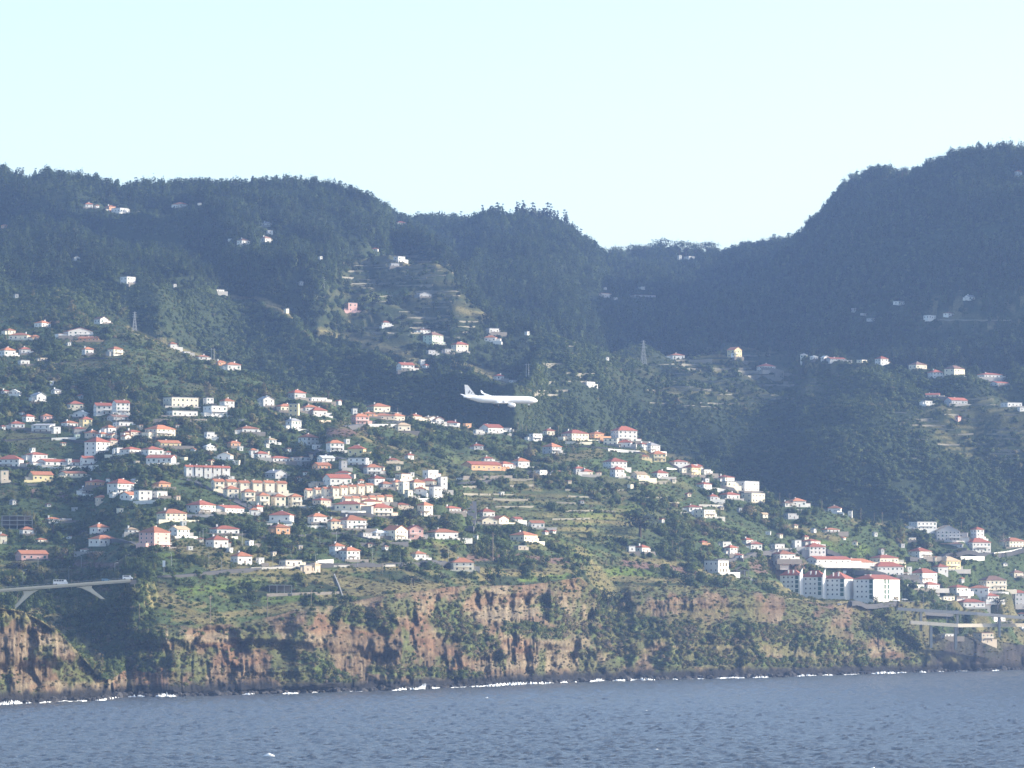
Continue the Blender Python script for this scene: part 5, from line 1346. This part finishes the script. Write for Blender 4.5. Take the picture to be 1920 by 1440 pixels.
# cells of the land that can be seen (or nearly)
ca = .5 * np.linalg.norm(np.cross(np.stack([GX[1:,1:]-GX[:-1,:-1], GD[1:,1:]-GD[:-1,:-1], GZ[1:,1:]-GZ[:-1,:-1]], -1), np.stack([GX[1:,:-1]-GX[:-1,1:], GD[1:,:-1]-GD[:-1,1:], GZ[1:,:-1]-GZ[:-1,1:]], -1)), axis=-1)
runmin = np.minimum.accumulate(PXy, axis=0)
vis = (PXy - 7.0 / GD * F) < np.vstack([np.full((1, NX), 1e9), runmin[:-1]]) + 4
vis &= (PXx > -330) & (PXx < 2260)
vis = vis[:-1, :-1]
ri = np.arange(NR - 1)[:, None] * np.ones((1, NX - 1), int)
def sample(mask_density, maxn):
    w = (ca * vis * mask_density).ravel(); tot = w.sum()
    n = int(min(maxn, tot)); c = np.cumsum(w) / tot
    k = np.searchsorted(c, rng.random(n)); i, j = k // (NX - 1), k % (NX - 1)
    u, v = rng.random(n), rng.random(n)
    def bl(A): return (A[i,j]*(1-u) + A[i,j+1]*u)*(1-v) + (A[i+1,j]*(1-u) + A[i+1,j+1]*u)*v
    return np.stack([bl(GX), bl(GD), bl(GZ)], -1), i, j
BX = np.array([b[:5] for b in BOXES]); FT = np.array(FOOT)
def keep(P, hgt, rad, frac=.22):
    """drop plants that stand inside a building or hide its face"""
    px, py = proj(P[:,0], P[:,1], P[:,2]); hp = hgt * F / P[:,1]; rp = rad * F / P[:,1]
    ok = np.ones(len(P), bool)
    for X, Y, r in FT:
        ok &= (P[:,0]-X)**2 + (P[:,1]-Y)**2 > (r * .95 + rad * .5)**2
    for x0, x1, y0, y1, D in BX:
        lim = y1 - frac * (y1 - y0)
        bad = (px + rp > x0) & (px - rp < x1) & (P[:,1] < D + 6) & (py - hp < lim) & (py > y0)
        ok &= ~bad
    return ok
rowm = np.arange(NR - 1)[:, None]
def cellv(A): return A[:-1, :-1]
isf = (rowm > iS1); ist = (rowm > i5) & (rowm <= iS1); isb = (rowm > i4) & (rowm <= i5); isc = (rowm > 5) & (rowm <= i4)
openg = np.clip(cellv(dry) + cellv(soil) + .75 * cellv(grn), 0, 1)
woods = smooth(.36, .56, fbm(cellv(GX)/55, cellv(GD)/55, 201, 3))
far_w = smooth(iS1 + 20, iS1 + 150, rowm)
tmc = cellv(tm)
lowz = ((cellv(PXx) < 1020) & (rowm < rowid['P2v'])) | ((cellv(PXx) >= 1020) & (rowm < rowid['R3'] + 2))
dens_f = isf * (.05 + .045 * woods + .03 * far_w + .09 * lowz) * (1 - .75 * tmc) * (1 - openg)
P, I, J = sample(dens_f, 95000)
n = len(P); low = np.where(J * 0 + xs[J] < 1020, I < rowid['P2v'], I < rowid['R3'] + 2)       # scrubby lower spurs, taller woods above
low &= ~((xs[J] < 380) & (I > rowid['P2']))
tall = rng.random(n) < np.where(low, .03, np.where(I > iSK - 150, .62, .30)) * (.4 + .6 * woods[I, J])
sz = rng.uniform(1.5, 3.0, n) * np.where(tall, 1.25, 1.0) * (.75 + .5 * woods[I, J]) * np.where(low, rng.uniform(.4, .85, n), 1.0)

ok = keep(P, sz * np.where(tall, 3.0, 1.5), sz)
var = np.where(tall, rng.choice(VAR['tall'], n), rng.choice(VAR['bush'], n))
tint = np.clip(.12 + .30 * fbm(P[:,0]/60, P[:,1]/60, 211, 3) + rng.normal(0, .10, n) - .05 * tall + .16 * low, 0, .9)
scl = np.stack([sz, sz, sz * rng.uniform(.8, 1.2, n)], -1)
o = gn_scatter('mountain_woodland', P[ok], scl[ok], rng.random(ok.sum())*6.28, var[ok], tint[ok])
tag(o, 'dark mixed woodland covering the mountain slopes', 'woodland', kind='stuff')

ravine = (rowm > rowid['k2']) & (rowm <= i5 + 10) & (cellv(PXx) < 290)
dens_t = (ist * (.050 + .05 * woods) + isb * .035 + ravine * .13) * (1 - .8 * openg) * (1 - .5 * tmc) * (1 - .8 * cellv(field) * ~ravine)
P, I, J = sample(dens_t, 40000)
n = len(P); sz = rng.gamma(4, .36, n) * (.45 + .95 * woods[I, J]); sz = np.clip(sz, .5, 4.2)
sz = np.where(ravine[I, J], np.maximum(sz, 1.5), sz)
kind = rng.random(n); var = np.where(kind < .55, rng.choice(VAR['bush'], n), np.where(kind < .78, rng.choice(VAR['shrub'], n), np.where(kind < .9, rng.choice(VAR['cane'], n), rng.choice(VAR['tall'], n))))
tint = np.clip(.27 + .40 * fbm(P[:,0]/35, P[:,1]/35, 221, 3) + rng.normal(0, .13, n), .02, .95)
hg = sz * np.where((kind >= .9), 2.8, 1.4)
ok = keep(P, hg, sz)
o = gn_scatter('slope_shrubs', P[ok], np.stack([sz, sz, sz], -1)[ok], rng.random(ok.sum())*6.28, var[ok], tint[ok])
tag(o, 'green shrubs and garden trees between the houses', 'shrubs', kind='stuff')

dens_g = (isb + ist + isf * .35 + isc * .0) * (.06 * openg + .02 * isb + .012 * ist + .05 * cellv(field))
P, I, J = sample(dens_g, 34000)
n = len(P); g_ = (cellv(grn)[I, J] > .4) | (cellv(field)[I, J] > rng.random(n) * .8 + .15)
sz = rng.uniform(.5, 1.3, n); ok = keep(P, sz * .6, sz)
var = np.where(g_, rng.choice(VAR['cane'], n), rng.choice(VAR['dry'], n)); tint = np.where(g_, rng.uniform(.45, .75, n), rng.uniform(.1, .8, n))
o = gn_scatter('dry_grass', P[ok], np.stack([sz, sz, sz*.8], -1)[ok], rng.random(ok.sum())*6.28, var[ok], tint[ok])
tag(o, 'dry grass and field crops on banks and terraces', 'grass', kind='stuff')

# cliff plants: in the green parts of the face and along the ledges
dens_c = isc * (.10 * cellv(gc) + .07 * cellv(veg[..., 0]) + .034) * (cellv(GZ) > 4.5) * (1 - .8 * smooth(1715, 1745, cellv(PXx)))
P, I, J = sample(dens_c, 27000)
n = len(P); gq = cellv(gc)[I, J]; sz = rng.uniform(.5, 1.4, n) * (1 + .7 * gq)
dr = (rng.random(n) < .70 - .6 * gq)
var = np.where(dr, rng.choice(VAR['dry'], n), np.where(rng.random(n) < .5, rng.choice(VAR['bush'], n), rng.choice(VAR['shrub'], n)))
tint = np.where(dr, rng.uniform(.1, .7, n), np.clip(.44 + .42 * fbm(P[:,0]/16, P[:,2]/10, 231, 3) + rng.normal(0, .1, n), 0, .9))
P[:,1] -= .3
o = gn_scatter('cliff_scrub', P, np.stack([sz, sz, sz], -1), rng.random(n)*6.28, var, tint)
tag(o, 'green and brown scrub clinging to the sea cliff', 'scrub', kind='stuff')

# boulders on the shore
k = rng.integers(0, NX - 1, 2600); k = k[(xs[k] > -130) & (xs[k] < 2050)]
fx = rng.random(len(k)); X0 = xs[k] + fx * (xs[np.minimum(k+1, NX-1)] - xs[k])
Db = np.interp(X0, xs, GD[3]) + rng.normal(-1.5, 3.2, len(k)); sz = rng.gamma(2.2, .38, len(k)) + .3
Pb = np.stack([(X0 - 960)/F*Db, Db, rng.uniform(-.3, .9, len(k))], -1)
o = gn_scatter('shore_rocks', Pb, np.stack([sz*1.2, sz, sz], -1), rng.random(len(k))*6.28, rng.choice(VAR['rock'], len(k)), np.zeros(len(k)))
tag(o, 'dark boulders along the foot of the cliff', 'rocks', kind='stuff')

# ------------------------------------------------------------------ single trees
def tree_meshes(kind, k):
    r = random.Random(900 + k * 7 + len(kind)); c = MB(); t = MB()
    if kind == 'pine':       # slender, bare below, ragged tufts
        h = 1.0
        t.bar((0,0,-.2), (.02,0,.97), .018, .007, 5)
        for i in range(5):
            z = .42 + .13 * i; leaf_cloud(c, r, 14, .42, (0, 0, 0), .45, .3); m_ = len(c.v) - 14*4; s = .20 * (1.15 - .16 * i) * r.uniform(.6, 1.25)
            dx, dy = r.gauss(0,.035), r.gauss(0,.035)
            for q in range(m_, len(c.v)): x, y, zz = c.v[q]; c.v[q] = (x*s*1.0 + dx, y*s + dy, zz*s + z)
            t.bar((0,0,z-.03), (dx*3, dy*3, z+.02), .008, .004, 4)
    elif kind == 'bare':     # leafless spreading tree
        def br(p, d, l, rad, dep):
            q = p + d * l; t.bar(p, q, rad, rad*.6, 5)
            if dep == 0: return
            for _ in range(3 if dep > 1 else 4):
                nd = (d + Vector((r.gauss(0,.55), r.gauss(0,.55), r.gauss(.1,.3)))).normalized(); br(q, nd, l*.72, rad*.6, dep-1)
        br(Vector((0,0,-.1)), Vector((0,0,1)), .34, .03, 4)
        leaf_cloud(c, r, 60, .03, (0,0,0), .5, .7); c.v = [(x*.42, y*.42, z*.5 + .78) for x, y, z in c.v]
    else:                    # broad crown
        t.bar((0,0,-.2), (.02,.01,.55), .045, .022, 6)
        for i in range(4): a = i*1.6 + k; t.bar((0,0,.35), (math.cos(a)*.22, math.sin(a)*.22, .62), .02, .008, 5)
        leaf_cloud(c, r, 150, .10, (0,0,0), .85, .5)
        for i in range(4):
            a = i*1.7 + k; leaf_cloud(c, r, 40, .09, (math.cos(a)*.65, math.sin(a)*.65, .1 + .4*r.random() - .2), .6, .4)
        c.v = [(x*.36, y*.36, z*.36 + .66) for x, y, z in c.v] if kind != 'dark' else [(x*.42, y*.42, z*.44 + .50) for x, y, z in c.v]
    return t.mesh('trunk', pale_bark_m if kind == 'bare' else bark_m), round_normals(c.mesh('crown', single_leaf.get(kind, single_leaf['broad'])), (0, 0, .55))
single_leaf = {'pine': plain('pine_needles', (.022,.032,.018), .8, .35, .5), 'broad': plain('tree_leaves', (.040,.062,.022), .8, .4, .4), 'dark': plain('dark_leaves', (.018,.030,.018), .8, .3, .4), 'bare': plain('sparse_twigs', (.13,.11,.09), .9, .2), 'brown': plain('brown_leaves', (.11,.085,.055), .9, .3, .4)}
TM = {k: [tree_meshes(k, i) for i in range(4 if k in ('pine','broad') else 2)] for k in ('pine', 'broad', 'dark', 'bare', 'brown')}
def tree(kind, p, h, wd, label, group=None, name='tree'):
    t = empty(name, p, rnd.random() * 6.28); tk, cr = TM[kind][rnd.randrange(len(TM[kind]))]
    put('trunk', tk, t, (0,0,0), 0, (h*wd, h*wd, h)); put('crown', cr, t, (0,0,0), 0, (h*wd, h*wd, h))
    tag(t, label, 'tree', group); return t
def sky_row(x0, x1, n, h0, h1, wd, kind, label, group, dy=2, name='pine_tree'):
    for i in range(n):
        x = x0 + (x1 - x0) * (i + rnd.random()*.9) / n + rnd.gauss(0, (x1 - x0) / n * 1.2); x = min(max(x, x0), x1)
        j = int(np.argmin(abs(xs - x))); k = rowid['SK'] - rnd.randrange(0, 4)
        p = Vector((GX[k, j], GD[k, j], GZ[k, j] - .3)); h = h0 * .75 + (h1 * 1.05 - h0 * .75) * rnd.random() ** 1.6
        tree(kind, p, h, wd * rnd.uniform(.8, 1.3), label, group, name)
sky_row(-20, 230, 30, 8, 14, .8, 'pine', 'small pine on the skyline at far left', 'pines on the far left skyline')
sky_row(232, 262, 4, 13, 18, .8, 'pine', 'taller pine at notch in left skyline', 'pines at the skyline notch')
sky_row(262, 480, 30, 8, 13, .8, 'pine', 'conifer on left mountain skyline between notch and summit', 'conifers left of the summit')
sky_row(480, 722, 36, 7, 12, .8, 'pine', 'conifer on left mountain skyline right of its summit', 'conifers right of the summit')
sky_row(738, 900, 26, 10, 19, .8, 'pine', 'tree on low skyline between left mountain and middle knoll', 'trees left of the middle knoll')
sky_row(900, 1075, 44, 11, 22, .7, 'pine', 'thin bare-stemmed pine crowning the middle knoll', 'thin pines on the middle knoll')
sky_row(1075, 1150, 14, 11, 17, .8, 'pine', 'tree on right shoulder of the middle knoll', 'trees on the knoll shoulder')
sky_row(1150, 1345, 34, 13, 23, 1.1, 'broad', 'tall tree of the hazy grove on distant saddle', 'trees of the saddle grove', name='tall_tree')
sky_row(1345, 1495, 18, 6, 10, 1.0, 'broad', 'low tree on skyline right of saddle grove', 'low trees right of the saddle grove', name='low_tree')
sky_row(1497, 1600, 16, 8, 14, .9, 'broad', 'tree on steep left edge of right mountain', 'trees on the right mountain edge', name='ridge_tree')
sky_row(1600, 1760, 20, 8, 14, .9, 'broad', 'tree along first rise of right mountain skyline', 'trees on the right mountain rise', name='ridge_tree')
sky_row(1760, 1930, 24, 8, 15, .9, 'broad', 'tree along highest part of right mountain skyline', 'trees on the right mountain top', name='ridge_tree')
def one(kind, x, y, hpx, wd, label, lo='k5', hi='S1', name='tree'):
    p = hit(x, y, lo, hi); tree(kind, p, hpx * p.y / F, wd, label, None, name)
one('bare', 1884, 1006, 30, 1.4, 'large pale leafless tree on right ridge beside cream house', name='leafless_tree')
one('dark', 1200, 1006, 58, 1.35, 'very large dark round tree in green slope, right of centre', name='dark_tree')
one('dark', 768, 985, 44, 1.0, 'big dark tree right of row under cream terraces', name='dark_tree')
one('dark', 835, 1000, 34, 1.2, 'dark tree behind long orange-roofed white house', name='dark_tree')
one('broad', 1148, 1060, 22, 1.1, 'round green tree left of small white hut near dry slope', name='green_tree')
one('brown', 178, 1064, 36, 1.1, 'large brown leafless-looking tree above left bridge', name='brown_tree')
one('dark', 775, 1098, 26, 1.6, 'dark spreading tree on fields left of cream roadside house', 'k4', 'S1', 'dark_tree')
one('dark', 830, 1092, 24, 1.0, 'dark tree just left below cream roadside house', 'k4', 'S1', 'dark_tree')
one('broad', 872, 1092, 18, 1.3, 'small green tree just below cream roadside house', 'k4', 'S1', 'green_tree')
one('dark', 1285, 1090, 22, 1.8, 'dark bush-like tree on cliff-top grass, right of green gully', 'k4', 'S1', 'dark_tree')
one('dark', 1362, 1104, 18, 1.3, 'small dark tree at cliff edge below modern white house', 'k4', 'S1', 'dark_tree')
one('broad', 1140, 1150, 50, 1.1, 'large green tree filling gully at cliff top', 'k2', 'k5', 'green_tree')
one('broad', 535, 726, 24, 1.1, 'lone pale tree on dark slope above left village', 'k5', 'P2', 'green_tree')
one('broad', 615, 740, 26, 1.2, 'round tree behind houses right of cream block', 'k5', 'S1', 'green_tree')
one('broad', 672, 762, 24, 1.2, 'round tree left of sunlit shelf houses', 'k5', 'S1', 'green_tree')
one('dark', 265, 835, 26, 1.3, 'dark tree between red-roofed houses, left village', name='dark_tree')
one('dark', 420, 905, 20, 1.4, 'dark tree above stepped cream row', name='dark_tree')
one('dark', 555, 915, 30, 1.2, 'dark tree between stepped and long cream rows', name='dark_tree')
one('broad', 100, 1000, 30, 1.4, 'leafy tree right of unfinished concrete shell', name='green_tree')
one('broad', 1645, 1210, 44, 1.2, 'bright green leafy tree on cliff below highway', 'k2', 'k5', 'green_tree')
one('dark', 1870, 1140, 26, 1.3, 'dark tree left of tall grey house at right edge', 'k4', 'S1', 'dark_tree')
one('broad', 1640, 1136, 20, 1.2, 'green tree below bright apartment block', 'k4', 'S1', 'green_tree')
for x_, y_, l_ in ((1540,1076,'leftmost'),(1568,1079,'second from left'),(1598,1083,'second from right'),(1628,1086,'rightmost')): one('broad', x_, y_, 15, 1.3, 'leafy tree, %s of four behind the apartments' % l_, 'k4', 'S1', 'green_tree')
one('dark', 700, 905, 24, .7, 'slim dark tree behind cream terraces', name='dark_tree')

# ------------------------------------------------------------------ surf and whitecaps
foam_m = plain('sea_foam', (.80,.82,.83), .9, .05, 1.0)
def foam(x0, x1, h, label_only=None):
    mb = MB(); n = max(6, int((x1 - x0) / 1.2)); r = random.Random(int(x0))
    secs = []
    for i in range(n + 1):
        x = x0 + (x1 - x0) * i / n; t = i / n; env = math.sin(math.pi * min(1, max(0, t))) ** .5
        D = float(np.interp(x, xs, np.min(GD[2:6], axis=0))) - 9.0 + r.gauss(0, .8); X = (x - 960) / F * D
        hh = .25 + 1.0 * h * env * r.uniform(.1, 1.3); wd = 1.2 + 2.6 * env * r.random()
        secs.append([(X, D - wd, -.4), (X, D - wd * .5, hh * .55), (X, D, hh), (X, D + 1.2, hh * .6), (X, D + 1.6, -.4)])
    mb.ring(secs)
    return mb
fm = MB()
for (x0, x1, h) in [(0,45,1.5),(-60,-10,1),(50,62,.5),(75,100,.5),(115,130,.4),(145,165,.4),(180,235,.8),(242,275,.8),(292,332,1.9),(455,480,.7),(530,560,.4),(585,596,.4),(735,825,1.3),(788,806,2.4),(880,905,.5),(905,1038,1.3),(1050,1064,1.0),(1076,1082,.6),(1105,1135,1.4),(1148,1236,1.2),(1260,1270,.5),(1306,1320,.5),
                    (1340,1395,.8),(1410,1440,.8),(1488,1530,1.0),(1540,1560,.4),(1632,1678,1.2),(1680,1700,.6),(1722,1735,1.1),(1757,1768,.5),(1790,1812,.5),(1858,1872,.5),(110,150,.1),(640,680,.1),(845,880,.12),(1290,1315,.1),(1580,1610,.1)]:
    q = foam(x0, x1, h); fm.add(q.v, q.f)
fm.build('surf_foam', foam_m, smooth_shade=True)
tag(bpy.data.objects['surf_foam'], 'white surf breaking along the foot of the cliff', 'surf', kind='stuff')
wc = MB(); r = random.Random(3)
for i in range(6):
    D = r.uniform(1150, 2200); X = r.uniform(-.125, .125) * D; l = r.uniform(.3, 1.0); 
    if i == 0: X, D, _z = unproj(505, 1419, 1); D = float(sea_depth(1419.0)); X = (505-960)/F*D; l = 1.8
    hh = .2 if i else .8
    wc.ring([[(X - l, D, .1), (X - l, D + .4, .1), (X - l, D + .2, .3)], [(X, D - .7, .1), (X, D + .8, .1), (X + .2, D, .35 + hh)], [(X + l, D - .2, .1), (X + l, D + .5, .1), (X + l, D + .2, .3)]])
wc.build('whitecaps', foam_m, smooth_shade=True); tag(bpy.data.objects['whitecaps'], 'scattered small white wave crests on the open sea', 'whitecaps', kind='stuff')
